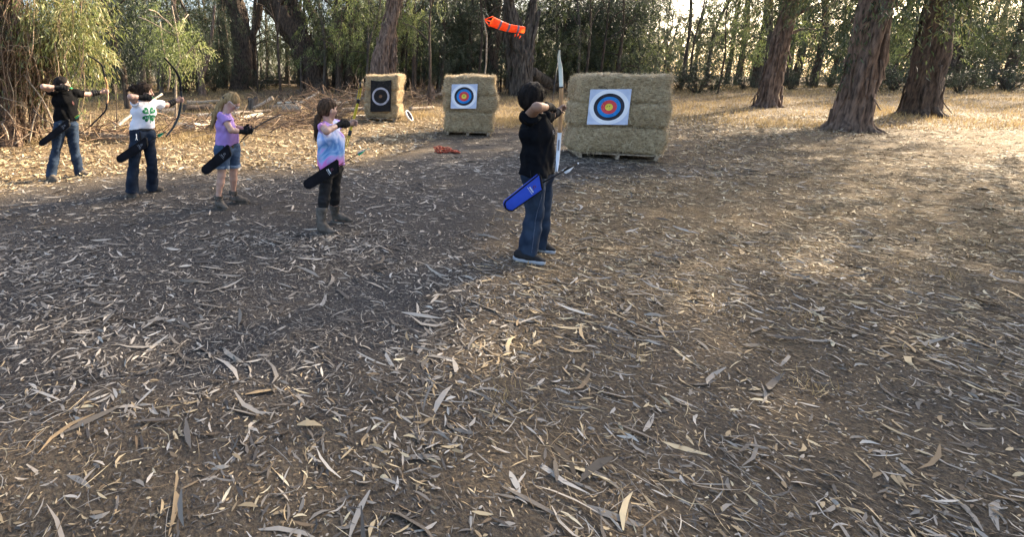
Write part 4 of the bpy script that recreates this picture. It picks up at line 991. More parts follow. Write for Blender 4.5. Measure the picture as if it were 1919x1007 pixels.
M_boot_sole = mat('boot_sole', (.05, .042, .035), (.09, .08, .065), scale=14, rough=.8)
M_shoe_tan = mat('tan_shoe', (0.0660, 0.0510, 0.0372), (0.1200, 0.0960, 0.0720), scale=14, rough=.85)
M_shoe_brown = mat('dull_brown_shoe', (0.0420, 0.0350, 0.0301), (0.0840, 0.0700, 0.0595), scale=14, rough=.85)
M_shoe_black = mat('black_canvas', (.008, .008, .009), (.016, .016, .018), scale=40, rough=.8)
M_white_sole = mat('white_sole', (0.2812, 0.2925, 0.3150), (0.3712, 0.3769, 0.3938), scale=14, rough=.6)
M_glass = mat('clear_lens', (.25, .27, .30), (.35, .37, .40), scale=10, rough=.1, spec=.8)
M_eye = mat('dark_iris', (.012, .008, .006), (.03, .02, .012), scale=30, rough=.2, spec=.6)
M_green_print = mat('green_print', (0.0028, 0.0910, 0.0315), (0.0084, 0.1680, 0.0595), scale=60, rough=.85)
M_print_white = mat('white_print', (.45, .48, .52), (.62, .65, .68), scale=60, rough=.8)
M_print_grey = mat('grey_print', (.12, .12, .135), (.24, .24, .26), scale=90, rough=.85)
def tiedye():
    m = bpy.data.materials.new('tie_dye'); m.use_nodes = True; nt = m.node_tree; nd = nt.nodes; lk = nt.links; b = nd['Principled BSDF']
    b.inputs['Roughness'].default_value = .85
    tc = nd.new('ShaderNodeTexCoord'); n1 = nd.new('ShaderNodeTexNoise'); n1.inputs['Scale'].default_value = 4.2; n1.inputs['Detail'].default_value = 5; n1.inputs['Distortion'].default_value = 1.6
    lk.new(tc.outputs['Object'], n1.inputs['Vector'])
    sx = nd.new('ShaderNodeSeparateXYZ'); lk.new(tc.outputs['Object'], sx.inputs[0])
    ma = nd.new('ShaderNodeMath'); ma.operation = 'MULTIPLY_ADD'; lk.new(sx.outputs['Z'], ma.inputs[0]); ma.inputs[1].default_value = 1.6; ma.inputs[2].default_value = -1.47
    ad = nd.new('ShaderNodeMath'); ad.operation = 'ADD'; lk.new(ma.outputs[0], ad.inputs[0]); lk.new(n1.outputs['Fac'], ad.inputs[1])
    cr = nd.new('ShaderNodeValToRGB'); e = cr.color_ramp.elements
    st = [(.14, (.50, .15, .42)), (.24, (.38, .25, .56)), (.34, (.20, .34, .56)), (.44, (.06, .17, .40)), (.54, (.22, .32, .58)), (.64, (.52, .54, .68)), (.74, (.36, .24, .56)), (.9, (.56, .24, .46))]
    while len(e) < len(st): e.new(.5)
    for i, (p, c) in enumerate(st): e[i].position = p; e[i].color = (*c, 1)
    lk.new(ad.outputs[0], cr.inputs['Fac']); lk.new(cr.outputs['Color'], b.inputs['Base Color'])
    return m
M_tiedye = tiedye()

def hand_cones(F, w, d, n, s, curl, r0=0.0, glove=False, spread=1.0):
    """palm + four bent fingers + thumb. w wrist, d hand direction, n palm normal (fingers curl towards it), s hand scale (signed: thumb side)"""
    d = N3(d); n = N3(np.asarray(n) - d * np.dot(n, d)); sd = np.cross(d, n) * np.sign(s); a = abs(s)
    F.cone(w, w + d * .035 * a, .022 * a + r0, .026 * a + r0, .012, lat=sd, w=1.25)
    F.cone(w + d * .03 * a, w + d * .075 * a, .0175 * a + r0, .0155 * a + r0, .012, lat=sd, w=1.75)
    for i, (lf, off) in enumerate(((.92, 1.5), (1.0, .5), (.95, -.5), (.78, -1.5))):
        p = w + d * (.078 - .004 * abs(off)) * a + sd * off * .0185 * a * spread
        ang = .25 * curl
        for k, (l, r) in enumerate(((.038, .0095), (.026, .0088), (.02, .0078))):
            if glove and k > 1: break
            dd = d * math.cos(ang) + n * math.sin(ang) + sd * off * .03
            q = p + N3(dd) * l * lf * a
            F.cone(p, q, r * a + r0, r * a * .93 + r0, .003)
            p = q; ang += curl * (1.0 if k == 0 else .75)
    p = w + d * .03 * a + sd * .022 * a
    dd = N3(d * .55 + sd * .75 + n * .35); q = p + dd * .035 * a
    F.cone(p, q, .0125 * a + r0, .0108 * a + r0, .006)
    if not glove or True:
        d2 = N3(d * .85 + sd * .15 + n * .5); F.cone(q, q + d2 * .028 * a, .0105 * a + r0, .0085 * a + r0, .003)

def person(S):
    """S: joints in photograph pixels with a depth offset in metres; everything is placed at its own depth"""
    Y0 = S['Y']; q = lambda k: P(S[k][0], S[k][1], Y0 + S[k][2])
    base = A(*G(*S['base'])[:2], 0); base[2] = float(terrain(base[0], base[1]))
    pr = thing('person', S['label'], 'person', base, 'archers on the shooting line')
    J = {k: q(k) for k in ('head', 'neck', 'rs', 're', 'rw', 'ls', 'le', 'lw', 'hipr', 'hipl', 'kr', 'kl', 'ar', 'al')}
    sc = S['size'] / 1.5; hs = S.get('hs', 1.0) * .95
    fd = N3(S['face']); ud = N3(np.asarray(S.get('up', (0, 0, 1))) - fd * np.dot(S.get('up', (0, 0, 1)), fd)); rd = np.cross(fd, ud)
    hd = J['head']; AX = np.stack([fd, ud, rd])
    lat = N3(J['ls'] - J['rs']); hipc = (J['hipr'] + J['hipl']) / 2; shc = (J['rs'] + J['ls']) / 2
    hlat = N3(N3(J['hipl'] - J['hipr']) + lat * .3)
    feet = {}
    for s_, a in (('r', 'ar'), ('l', 'al')):
        he, to = G(*S['heel_' + s_]), G(*S['toe_' + s_]); feet[s_] = (he, to); J[a] = P(S[a][0], S[a][1], he[1] * .72 + to[1] * .28)
    allp = np.array(list(J.values()) + [f_ for p_ in feet.values() for f_ in p_]); lo = allp.min(0) - .16; hi = allp.max(0) + .18; lo[2] = base[2] - .01
    hdir_r = N3(S['hdir_r']); hdir_l = N3(S['hdir_l'])
    lo = np.minimum(lo, np.minimum(J['rw'] + hdir_r * .2, J['lw'] + hdir_l * .2) - .04); hi = np.maximum(hi, np.maximum(J['rw'] + hdir_r * .2, J['lw'] + hdir_l * .2) + .04)
    lo[2] = base[2] - .01
    H = lambda f, u, r: hd + (fd * f + ud * u + rd * r) * hs
    # ---- body: one continuous surface
    F = Field(lo, hi, .0062)
    wz = hipc + (shc - hipc) * .35; cz = hipc + (shc - hipc) * .72
    F.cone(hipc + A(0, 0, .01), wz, .085 * sc, .078 * sc, .03, lat=hlat, w=1.5)
    F.cone(wz, cz, .078 * sc, .088 * sc, .03, lat=lat, w=1.55)
    F.cone(cz, shc - A(0, 0, .02), .088 * sc, .066 * sc, .03, lat=lat, w=1.75)
    F.cone(shc + (J['neck'] - shc) * .3, H(-.02, -.05, 0), .05 * sc, .046 * sc, .025)
    for s_, (sh, el, wr) in (('r', ('rs', 're', 'rw')), ('l', ('ls', 'le', 'lw'))):
        F.cone(J[sh], J[el], .046 * sc, .037 * sc, .025); F.cone(J[el], J[el] + (J[wr] - J[el]) * .35, .037 * sc, .036 * sc, .015); F.cone(J[el] + (J[wr] - J[el]) * .35, J[wr], .036 * sc, .025 * sc, .01)
    for h, k, a in (('hipr', 'kr', 'ar'), ('hipl', 'kl', 'al')):
        F.cone(J[h], J[k], .079 * sc, .05 * sc, .03); c = J[k] + (J[a] - J[k]) * .35
        F.cone(J[k], c, .05 * sc, .051 * sc, .015); F.cone(c, J[a], .051 * sc, .032 * sc, .012)
    for s_, a in (('r', 'ar'), ('l', 'al')):
        he, to = feet[s_]; d = N3(to - he)
        F.cone(J[a], he + d * .05 + A(0, 0, .045), .032 * sc, .034, .015); F.cone(he + d * .05 + A(0, 0, .045), to - d * .05 + A(0, 0, .03), .034, .024, .015)
    # head
    F.ell(H(-.012, .028, 0), AX, A(.098, .088, .077) * hs, .02)
    F.cone(H(.022, -.02, 0), H(.056, -.088, 0), .062 * hs, .026 * hs, .025, lat=rd, w=1.12)
    F.cone(H(.082, .022, 0), H(.104, -.024, 0), .009 * hs, .0125 * hs, .012)
    F.cone(H(.076, .034, -.03), H(.076, .034, .03), .012 * hs, .012 * hs, .012)
    for r in (-1, 1):
        F.ell(H(.090, .008, r * .031), AX, A(.014, .011, .018) * hs, .008, 's')
        F.ell(H(-.004, -.005, r * .075), AX @ np.eye(3), A(.018, .03, .010) * hs, .006)
        F.ell(H(.055, -.018, r * .042), AX, A(.02, .022, .02) * hs, .015)
    F.ell(H(.086, -.049, 0), AX, A(.010, .007, .020) * hs, .006); F.ell(H(.082, -.060, 0), AX, A(.010, .006, .017) * hs, .006)
    F.ell(H(.094, -.0545, 0), AX, A(.008, .0018, .02) * hs, .002, 's')
    hand_cones(F, J['rw'], hdir_r, S['palm_r'], 1.0 * sc * S.get('hsz', 1), S.get('curl_r', 1.1)); hand_cones(F, J['lw'], hdir_l, S['palm_l'], -1.0 * sc * S.get('hsz', 1), S.get('curl_l', 1.15))
    F.folds(.0006, 40, 3)
    body = build('body', F.mb(), S['skin'], pr)
    for r in (-1, 1):
        e = MB(); f = Field(H(.08, .008, r * .031) - .02, H(.08, .008, r * .031) + .02, .0025); f.ell(H(.079, .008, r * .031), AX, A(.0085, .008, .012) * hs, 0); build('eye', f.mb(), M_eye, pr)
    # ---- shirt
    hem = P(S['hem'][0], S['hem'][1], Y0); F = Field(lo, hi, .0075); inf = S.get('loose', .022)
    hipw = S.get('hipw', 1.52)
    F.cone(hipc - A(0, 0, .06), wz, .088 * sc + inf, .080 * sc + inf, .03, lat=hlat, w=hipw)
    F.cone(wz, cz, .080 * sc + inf, .090 * sc + inf * .8, .03, lat=lat, w=1.5)
    F.cone(cz, shc - A(0, 0, .015), .090 * sc + inf * .8, .070 * sc + .010, .03, lat=lat, w=1.72)
    for h in ('hipr', 'hipl'): F.cone(J[h] - A(0, 0, .03), J[h] + A(0, 0, .10), .082 * sc + S.get('leg', .02) * .8 + .016, .070 * sc, .05)
    if 'belly' in S: b = q('belly'); F.ell(b, np.eye(3), S['bellyr'], .05)
    F.cone(shc - A(0, 0, .01), shc + A(0, 0, .05 * sc), .070 * sc, .056 * sc, .03)
    hn = N3(S.get('hemn', (0, 0, -1))); F.plane(hem, hn)
    for sh, el, ln in (('rs', 're', S.get('slv_r', .62)), ('ls', 'le', S.get('slv_l', .62))):
        c = J[sh] + (J[el] - J[sh]) * ln; F.cone(J[sh], c, .052 * sc + .010, .050 * sc + S.get('slw', .016), .03, cb=True)
    front = np.cross(lat, A(0, 0, 1)); F.plane(shc + A(0, 0, .052 * sc) + front * .0, A(0, 0, .93) + front * .36)
    F.folds(.0105, 24, S['seed'], (1, 1, .42)); F.folds(.0042, 55, S['seed'] + 1, (1, 1, .4))
    shirt = build('shirt', F.mb(), S['shirt'], pr)
    # ---- trousers
    tw = P(S['waist'][0], S['waist'][1] - S.get('wup', 7), Y0); F = Field(lo, hi, .0075)
    li = S.get('leg', .02); fl = S.get('flare', .078)
    F.cone(hipc + A(0, 0, -.02), wz + A(0, 0, .02), .090 * sc, .082 * sc, .03, lat=hlat, w=1.36)
    ends = {}
    for h, k, a, s_ in (('hipr', 'kr', 'ar', 'r'), ('hipl', 'kl', 'al', 'l')):
        if S.get('shorts'):
            c = J[h] + (J[k] - J[h]) * S['shorts']; F.cone(J[h], c, .082 * sc + li, .066 * sc + li, .025, cb=True); ends[s_] = (J[h], c)
        else:
            end = J[k] + (J[a] - J[k]) * .5 if S['foot'] == 'boot' else J[a] + N3(J[a] - J[k]) * S.get('drop', .02); mid = J[k] + (J[a] - J[k]) * .3
            F.cone(J[h], J[k], .082 * sc + li * .8, .053 * sc + li * .8, .025); F.cone(J[k], mid, .053 * sc + li * .8, .052 * sc + li, .02); F.cone(mid, end, .052 * sc + li, fl, .02, cb=True); ends[s_] = (mid, end)
    F.plane(tw, (0, 0, 1)); F.folds(S.get('jf', .0075), 30, S['seed'] + 5, (.55, .55, 1)); F.folds(.003, 70, S['seed'] + 6, (.7, .7, 1))
    trs = build(S.get('tname', 'jeans'), F.mb(), S['trousers'], pr)
    if S.get('shorts'):
        for s_ in 'rl':
            a, c = ends[s_]; d = N3(c - a); f = Field(c - .14, c + .14, .006); f.cone(c - d * .036, c + d * .004, .066 * sc + li + .005, .065 * sc + li + .005, 0, ca=True, cb=True); f.folds(.003, 40, 4); build('turned_up_cuff', f.mb(), M_cuff, trs)
    if S.get('belt'):
        c = A(*(hipc * .62 + wz * .38)[:2], hem[2] - .012); f = Field(c - .24, c + .24, .006); f.cone(c - A(0, 0, .018), c + A(0, 0, .018), .094 * sc, .092 * sc, 0, lat=hlat, w=1.40, ca=True, cb=True); build('belt', f.mb(), M_rubber, pr)
        bk = c + N3(fd * A(1, 1, 0)) * .10 * sc
    # ---- footwear
    for s_, a in (('r', 'ar'), ('l', 'al')):
        he, to = feet[s_]; d = N3(to - he); sd = np.cross(d, A(0, 0, 1)); L = np.linalg.norm(to - he)
        f = Field(np.minimum(he, to) - A(.12, .12, .02), np.maximum(he, to) + A(.12, .12, .42), .006)
        if S['foot'] == 'boot':
            kn = 'k' + s_; tt = (S['top_' + s_][1] - S[kn][1]) / (S[a][1] - S[kn][1]); top = P(*S['top_' + s_], J[kn][1] + (J[a][1] - J[kn][1]) * tt); ank = A(J[a][0], J[a][1], he[2] + .085); rt = S.get('boot_r', .066) * sc
            f.cone(ank, top, .047 * sc, rt, .02, cb=True)
            f.cone(he + d * .045 + A(0, 0, .05), he + d * L * .42 + A(0, 0, .062), .042 * sc, .046 * sc, .02)
            f.cone(he + d * L * .4 + A(0, 0, .056), to - d * .055 + A(0, 0, .036), .046 * sc, .03 * sc, .02, lat=sd, w=1.12)
            f.cone(to - d * .06 + A(0, 0, .034), to - d * .012 + A(0, 0, .026), .03 * sc, .013 * sc, .012, lat=sd, w=1.25)
            f.cone(top - N3(top - ank) * .05, top + N3(top - ank) * .02, rt - .013, rt - .009, 0, op='s')
            f.plane(he + A(0, 0, .012), (0, 0, -1)); f.folds(.0028, 60, 9, (1, 1, 2))
            sh = build('boot', f.mb(), M_boot, pr)
            f = Field(np.minimum(he, to) - A(.1, .1, .02), np.maximum(he, to) + A(.1, .1, .12), .006)
            f.cone(he + d * .04 + A(0, 0, .012), to - d * .05 + A(0, 0, .012), .042 * sc, .040 * sc, .01, lat=sd, w=1.05); f.plane(he + A(0, 0, .016), (0, 0, 1)); f.plane(he + A(0, 0, -.006), (0, 0, -1))
            f2 = f; f.cone(he + d * .015 + A(0, 0, .0), he + d * .06, .030, .030, 0); f.plane(he + A(0, 0, .016), (0, 0, 1)); f.plane(he + A(0, 0, -.006), (0, 0, -1))
            build('sole', f.mb(), M_boot_sole, sh)
        else:
            f.cone(he + d * .05 + A(0, 0, .055), he + d * L * .45 + A(0, 0, .05), .046 * sc, .046 * sc, .02)
            f.cone(J[a] + A(0, 0, .01), he + d * .06 + A(0, 0, .05), .043 * sc, .046 * sc, .02, ca=True)
            f.cone(he + d * L * .45 + A(0, 0, .052), to - d * .06 + A(0, 0, .036), .044 * sc, .032 * sc, .02, lat=sd, w=1.15)
            f.cone(to - d * .065 + A(0, 0, .034), to - d * .028 + A(0, 0, .03), .033 * sc, .026 * sc, .012, lat=sd, w=1.2)
            f.plane(he + A(0, 0, .022), (0, 0, -1)); f.folds(.0015, 60, 9)
            sh = build('shoe', f.mb(), S['shoe'], pr)
            f = Field(np.minimum(he, to) - A(.1, .1, .02), np.maximum(he, to) + A(.1, .1, .12), .005)
            f.cone(he + d * .045 + A(0, 0, .02), to - d * .042 + A(0, 0, .02), .046 * sc, .040 * sc, 0, lat=sd, w=1.06); f.plane(he + A(0, 0, .028), (0, 0, 1)); f.plane(he + A(0, 0, -.004), (0, 0, -1))
            build('sole', f.mb(), S['sole'], sh)
            if S.get('laces'):
                b = MB()
                for k in range(4):
                    c = he + d * L * (.42 + .09 * k) + A(0, 0, .103 - .013 * k); b.add(*tube(smooth_path([c - sd * .025 - A(0, 0, .01), c + A(0, 0, .004), c + sd * .025 + d * .01 - A(0, 0, .01)], 7), np.full(7, .0035), 6))
                build('laces', b, M_print_grey, sh)
    # ---- hair
    f = Field(hd - .34, hd + .2, .006); hp = S.get('hairp', .007 if 'pony' in S else .012)
    if 'pony' in S:
        pn = [P(x, y, Y0 + z) for x, y, z in S['pony']]; lo2 = np.minimum(np.min(pn, 0) - .08, hd - .18); hi2 = np.maximum(np.max(pn, 0) + .08, hd + .18); f = Field(lo2, hi2, .0058)
    f.ell(H(-.016, .032, 0), AX, (A(.098, .088, .077) + hp) * hs, 0)
    f.ell(H(-.045, -.005, 0), AX, (A(.068, .085, .070) * (.84 if 'pony' in S else 1) + hp) * hs, .02)
    # open the face: cut everything in front of the hairline
    fc = H(.118, -.045, 0); f.ell(fc, AX, A(.092, .118, .098) * hs, .012, 's')
    for r in (-1, 1):
        if not S.get('ears_covered'): f.ell(H(.012, -.02, r * .092), AX, A(.034, .036, .03) * hs, .008, 's')
    f.plane(H(0, -.088 + S.get('nape', .022 if 'pony' in S else 0), 0), -ud + fd * -.1)
    if S.get('short'): f.cone(H(.06, .085, -.03), H(.085, .07, .03), .022, .02, .02)
    g = np.random.default_rng(S['seed'])
    if 'pony' in S:
        pr_ = S['ponyr']
        for i in range(len(pn) - 1): f.cone(pn[i], pn[i + 1], pr_[i], pr_[i + 1], .012)
    f.folds(.0035, 95, S['seed'], (1.4, 1.4, .15)); f.folds(.002, 180, S['seed'] + 1, (1.4, 1.4, .2))
    hair = build('hair', f.mb(), S['hair'], pr)
    HV, HQ = f.arrays(); nn = 40 if 'pony' in S else 260; ii = g.integers(0, len(HV), nn); cc = hd - fd * .02; sb = MB()
    for i in ii:
        p = HV[i]; nr = N3(p - cc); tg = (pn[0] - p) if 'pony' in S else (-ud * .9 - fd * .35 + rd * g.normal(0, .15)); tg = N3(tg - nr * np.dot(tg, nr) + g.normal(0, .05, 3)); l = g.uniform(.03, .06)
        sb.add(*tube(smooth_path([p - nr * .002, p + tg * l * .5 + nr * .0012, p + tg * l - nr * (.001 + l * l * 5)], 5), np.linspace(.0022, .0010, 5), 4, cap=False))
    build('hair_strands', sb, S['hair'], hair)
    if S.get('bun'):
        c = P(*S['bun'][:2], Y0 + S['bun'][2]); f = Field(c - .1, c + .1, .005); f.ell(c, np.eye(3), A(.045, .042, .045), 0)
        for k in range(14): e = c + g.normal(0, .028, 3); f.ell(e, np.eye(3), A(.02, .02, .02), .008)
        f.folds(.004, 90, 3); build('hair_bun', f.mb(), S['hair'], pr)
    # loose hairs
    b = MB(); n = S.get('strands', 0)
    if n:
        for k in range(n):
            off = g.normal(0, .012, 3); m = len(pn)
            pts = [pn[i] + off * (.5 + .6 * i / m) + g.normal(0, .006, 3) for i in range(m)]
            pts.append(pts[-1] + N3(pts[-1] - pts[-2]) * g.uniform(.01, .06) + g.normal(0, .01, 3))
            b.add(*tube(smooth_path(pts, 10), np.linspace(.004, .0015, 10), 4, cap=False))
        build('loose_strands', b, S['hair'], pr)
    if 'pony' in S: f = Field(pn[0] - .06, pn[0] + .06, .005); dd = N3(pn[1] - pn[0]); f.cone(pn[0] + dd * .005, pn[0] + dd * .022, pr_[0] + .006, pr_[0] + .005, 0, ca=True, cb=True); build('hair_tie', f.mb(), M_rubber, pr)
    # ---- glove, arm guard, glasses
    if S.get('glove', True):
        f = Field(np.minimum(J['rw'], J['rw'] + hdir_r * .2) - .1, np.maximum(J['rw'], J['rw'] + hdir_r * .2) + .1, .005)
        hand_cones(f, J['rw'], hdir_r, S['palm_r'], 1.0 * sc * S.get('hsz', 1), S.get('curl_r', 1.1), r0=.0035, glove=True)
        k = J['rw'] + N3(J['re'] - J['rw']) * .06; f.cone(k, J['rw'] + hdir_r * .02, .032 * sc, .03 * sc, .01, ca=True)
        build('glove', f.mb(), M_black, pr)
    if S.get('glove_l'):
        f = Field(np.minimum(J['lw'], J['lw'] + hdir_l * .2) - .1, np.maximum(J['lw'], J['lw'] + hdir_l * .2) + .1, .005)
        hand_cones(f, J['lw'], hdir_l, S['palm_l'], -1.0 * sc * S.get('hsz', 1), S.get('curl_l', 1.1), r0=.0035, glove=True); build('glove', f.mb(), M_black, pr)
    if 'guard' in S:
        a0, a1 = S['guard']; a = J['le'] + (J['lw'] - J['le']) * a0; b_ = J['le'] + (J['lw'] - J['le']) * a1
        f = Field(np.minimum(a, b_) - .09, np.maximum(a, b_) + .09, .005); f.cone(a, b_, .044 * sc, .034 * sc, 0, ca=True, cb=True); f.folds(.0018, 70, 2)
        gd = build('arm_guard', f.mb(), M_black, pr)
        bb = MB()
        for t in (.2, .5, .8):
            c = a + (b_ - a) * t; bb.add(*tube(c + (.0455 - .009 * t) * sc * (np.cos(np.linspace(0, 6.283, 20))[:, None] * N3(np.cross(b_ - a, A(0, 0, 1))) + np.sin(np.linspace(0, 6.283, 20))[:, None] * N3(np.cross(b_ - a, np.cross(b_ - a, A(0, 0, 1))))), np.full(20, .0045), 5, cap=False))
        build('guard_strap', bb, M_rubber, gd)
    if S.get('glasses'):
        b = MB(); fr_m = S['glasses']
        for r in (-1, 1):
            an = np.linspace(0, 6.283, 20); c = H(.098, .008, r * .034)
            b.add(*tube(c + hs * (np.cos(an)[:, None] * rd * .026 + np.sin(an)[:, None] * ud * .018), np.full(20, .0022), 5, cap=False)); b.add(*tube([H(.096, .012, r * .060), H(.03, .012, r * .086), H(-.01, .006, r * .088)], [.0025] * 3, 5))
        b.add(*tube([H(.1, .012, -.009), H(.1, .012, .009)], [.0025] * 2, 5)); gl = build('glasses', b, fr_m, pr)
        for r in (-1, 1): build('lens', MB().add(*disc(H(.097, .008, r * .034), fd, .018 * hs, .0015, 18, up=tuple(ud))), M_glass, gl)
    return pr, J, shirt, (H, fd, ud, rd), feet, trs

def decal(name, polys, o, u, v, target, mtl, parent, off=.003, seg=.008):
    """flat print laid onto cloth: polys are 2-D outlines in metres in the frame (u, v); vertices are dropped onto the target along -n"""
    n = N3(np.cross(u, v)); me = target.data; tb = BASE[target.name]
    V = np.empty(len(me.vertices) * 3); me.vertices.foreach_get('co', V); V = V.reshape(-1, 3) + tb
    pol = [tuple(p.vertices) for p in me.polygons]
    bvh = decal.cache.get(target.name) or BVHTree.FromPolygons([tuple(x) for x in V], pol); decal.cache[target.name] = bvh
    mb = MB()
    for pg in polys:
        bm = bmesh.new(); bm.faces.new([bm.verts.new((x, y, 0)) for x, y in pg])
        bmesh.ops.triangulate(bm, faces=bm.faces[:])
        for _ in range(3):
            es = [e for e in bm.edges if e.calc_length() > seg]
            if not es: break
            bmesh.ops.subdivide_edges(bm, edges=es, cuts=1); bmesh.ops.triangulate(bm, faces=bm.faces[:])
        bm.verts.index_update(); pts = []
        for x in bm.verts:
            w = np.asarray(o) + u * x.co.x + v * x.co.y
            hit = bvh.ray_cast(Vector(w + n * .12), Vector(-n), .4)[0]
            pts.append((np.array(hit) if hit else w) + n * off)
        T = np.array([[a.index for a in f.verts] for f in bm.faces]); bm.free()
        mb.add(np.array(pts), None, T)
    return build(name, mb, mtl, parent)
decal.cache = {}
def text_polys(txt, size, shear=0.0):
    """letters as triangles in metres, centred"""
    cu = bpy.data.curves.new('lettering', 'FONT'); cu.body = txt; cu.size = size; cu.align_x = 'CENTER'; cu.align_y = 'CENTER'; cu.shear = shear; cu.resolution_u = 3
    ob = bpy.data.objects.new('lettering', cu); COL.objects.link(ob); dg = bpy.context.evaluated_depsgraph_get(); dg.update()
    me = bpy.data.meshes.new_from_object(ob.evaluated_get(dg)); out = [[tuple(me.vertices[i].co[:2]) for i in p.vertices] for p in me.polygons]
    bpy.data.objects.remove(ob); bpy.data.curves.remove(cu); bpy.data.meshes.remove(me); return out

# ---- bows, arrows, quivers
def bow(label, parts, string, loc):
    t = thing('bow', label, 'bow', loc, 'bows held by the archers')
    for nm, pts, rad, flat, m, up in parts:
        n = 26; b = MB().add(*tube(smooth_path(pts, n), np.interp(np.linspace(0, 1, n), np.linspace(0, 1, len(rad)), rad), 10, flat=flat, up=up)); build(nm, b, m, t)
    if string: build('string', MB().add(*tube(string, np.full(len(string), .0022), 5)), M_rubber, t)
    return t
M_fl_green = mat('green_vane', (.01, .33, .16), (.02, .45, .22), scale=20, rough=.5, trans=.2)
M_fl_white = mat('white_vane', (.60, .62, .66), (.72, .73, .76), scale=20, rough=.5, trans=.2)
M_fl_yellow = mat('lime_vane', (.33, .45, .04), (.45, .55, .08), scale=20, rough=.5, trans=.2)
M_shaft = mat('carbon_shaft', (.006, .006, .007), (.011, .011, .012), scale=30, rough=.6, spec=.15)
def arrow(label, a, b, vane_at, vane_len, m1, m2, r=.0035, vh=.014):
    """arrow from tip end a to nock b"""
    a, b = np.asarray(a, float), np.asarray(b, float); d = N3(b - a); t = thing('arrow', label, 'arrow', a, 'arrows in quivers and bows')
    build('shaft', MB().add(*tube([a, b], [r, r], 6)), M_shaft, t)
    u = N3(np.cross(d, A(.2, 1, .3))); w = np.cross(d, u)
    for k in range(3):
        s = N3(u * math.cos(k * 2.094 + .5) + w * math.sin(k * 2.094 + .5)); e = b - d * vane_at
        V, Q, T = slab([(0, 0), (vane_len, 0), (vane_len * .95, vh), (vane_len * .6, vh * .95)], e + s * r * .8 - d * vane_len * 0, d * -1, s, N3(np.cross(d, s)), .0016, 0)
        build('vane', MB().add(V, Q, T), m1 if k else m2, t)
    build('nock', MB().add(*tube([b, b + d * .012], [r * 1.25, r * .9], 6)), m1, t)
    return t
def quiver(label, top, bot, w, th, m, trim, loops, px_up, seed, logo=True, taper=.82):
    ax = N3(bot - top); L = np.linalg.norm(bot - top); view = N3(A(0, -1, .05)); n = N3(view - ax * np.dot(view, ax)); v = N3(np.cross(n, ax))
    if v[2] < 0: v = -v
    t = thing('quiver', label, 'quiver', top, 'quivers hanging at the archers\u2019 hips')
    out = [(0, -w / 2 * 1.0), (L * .93, -w / 2 * taper), (L, -w / 2 * taper * .6), (L + .01, 0), (L * .995, w / 2 * taper * .7), (L * .93, w / 2 * taper), (-.05, w / 2)]
    p = build('pouch', MB().add(*slab(out, top, ax, v, n, th, .012, 3)), m, t)
    oc = [top + ax * x + v * y for x, y in out]; oc.append(oc[0])
    f = [x + n * th * .38 for x in oc]
    path = np.concatenate([np.linspace(f[i], f[i + 1], 6)[:-1] for i in range(len(f) - 1)] + [[f[-1]]])
    build('piping', MB().add(*tube(path, np.full(len(path), .0065), 6)), trim, p)
    mo = top + ax * -.03
    build('opening', MB().add(*slab([(-.012, -w / 2 + .008), (.012, -w / 2 + .008), (-.036, w / 2 - .008), (-.06, w / 2 - .008)], top, ax, v, n, th * 1.12, .006, 1)), trim, p)
    if logo:
        g = np.random.default_rng(seed); c = top + ax * .075 + n * (th / 2 + .002); b = MB()
        for row, (hgt, ww, x0) in enumerate(((.011, .050, 0.0), (.004, .066, .016))):
            y = -ww / 2
            while y < ww / 2:
                k = g.uniform(.003, .007); b.add(*box(c + ax * x0 + v * -(y + k / 2), (hgt, k, .0014), np.stack([ax, v, n]))); y += k + .0022
        build('lettering_print', b, M_print_white if seed > 3 else M_print_grey, t, False)
        b = MB(); an = np.linspace(.3, 5.2, 18)
        b.add(*tube(c - ax * .034 + (np.cos(an)[:, None] * ax + np.sin(an)[:, None] * v) * np.linspace(.014, .006, 18)[:, None], np.full(18, .0026), 5, flat=.4)); b.add(*tube([c - ax * .03 + v * .012, c - ax * .016 - v * .016], [.003, .002], 5, flat=.4))
        build('emblem_print', b, mat('dull_red_print', (.10, .035, .06), (.16, .06, .09), scale=40) if seed > 3 else M_print_grey, t)
    for a, b_ in loops: build('hanging_strap', MB().add(*tube(smooth_path([a, (a + b_) / 2 - v * .004, b_], 8), np.full(8, .009), 6, flat=.35)), trim, t)
    return t
# ------------------------------------------------------------------ the five archers
def HY(px, py): return float(G(px, py)[1])
UPZ = A(0, 0, 1)
# 1: black tee, leftmost
Y1 = HY(128, 334)
S1 = dict(Y=Y1, base=(128, 334), size=1.52, label='person in black tee and blue jeans at full draw, farthest left archer', seed=11,
    head=(117, 158.5, 0), neck=(119, 172, .01), face=(.93, .36, -.04), rs=(103, 172, -.05), re=(81, 162.5, -.24), rw=(110, 164.5, -.12), hdir_r=(1, .25, .02), palm_r=(0, .9, -.3),
    ls=(140, 174, .12), le=(164, 177, .29), lw=(189, 172.5, .45), hdir_l=(1, .55, .1), palm_l=(.2, -.9, -.2), curl_l=1.4,
    hipr=(113, 235, -.03), hipl=(134, 235, .06), kr=(105, 284, -.06), kl=(140, 282, .09), ar=(94.5, 330, -.05), al=(149, 324.5, .14),
    heel_r=(91, 337), toe_r=(108, 342), heel_l=(145, 330), toe_l=(169, 331), hem=(120, 225, 0), waist=(120, 222, 0), skin=M_skin_fair, shirt=M_shirt_black, trousers=M_denim,
    foot='shoe', shoe=M_shoe_tan, sole=M_boot_sole, hair=M_hair_black, pony=[(110, 152, 0), (103, 158, .02), (99, 167, .03)], ponyr=[.035, .03, .014], strands=20, belt=True, guard=(.3, .9), slv_r=.45, slv_l=.62, leg=.016, flare=.072, loose=.016)
p1, J1, sh1, hd1, ft1, tr1 = person(S1)
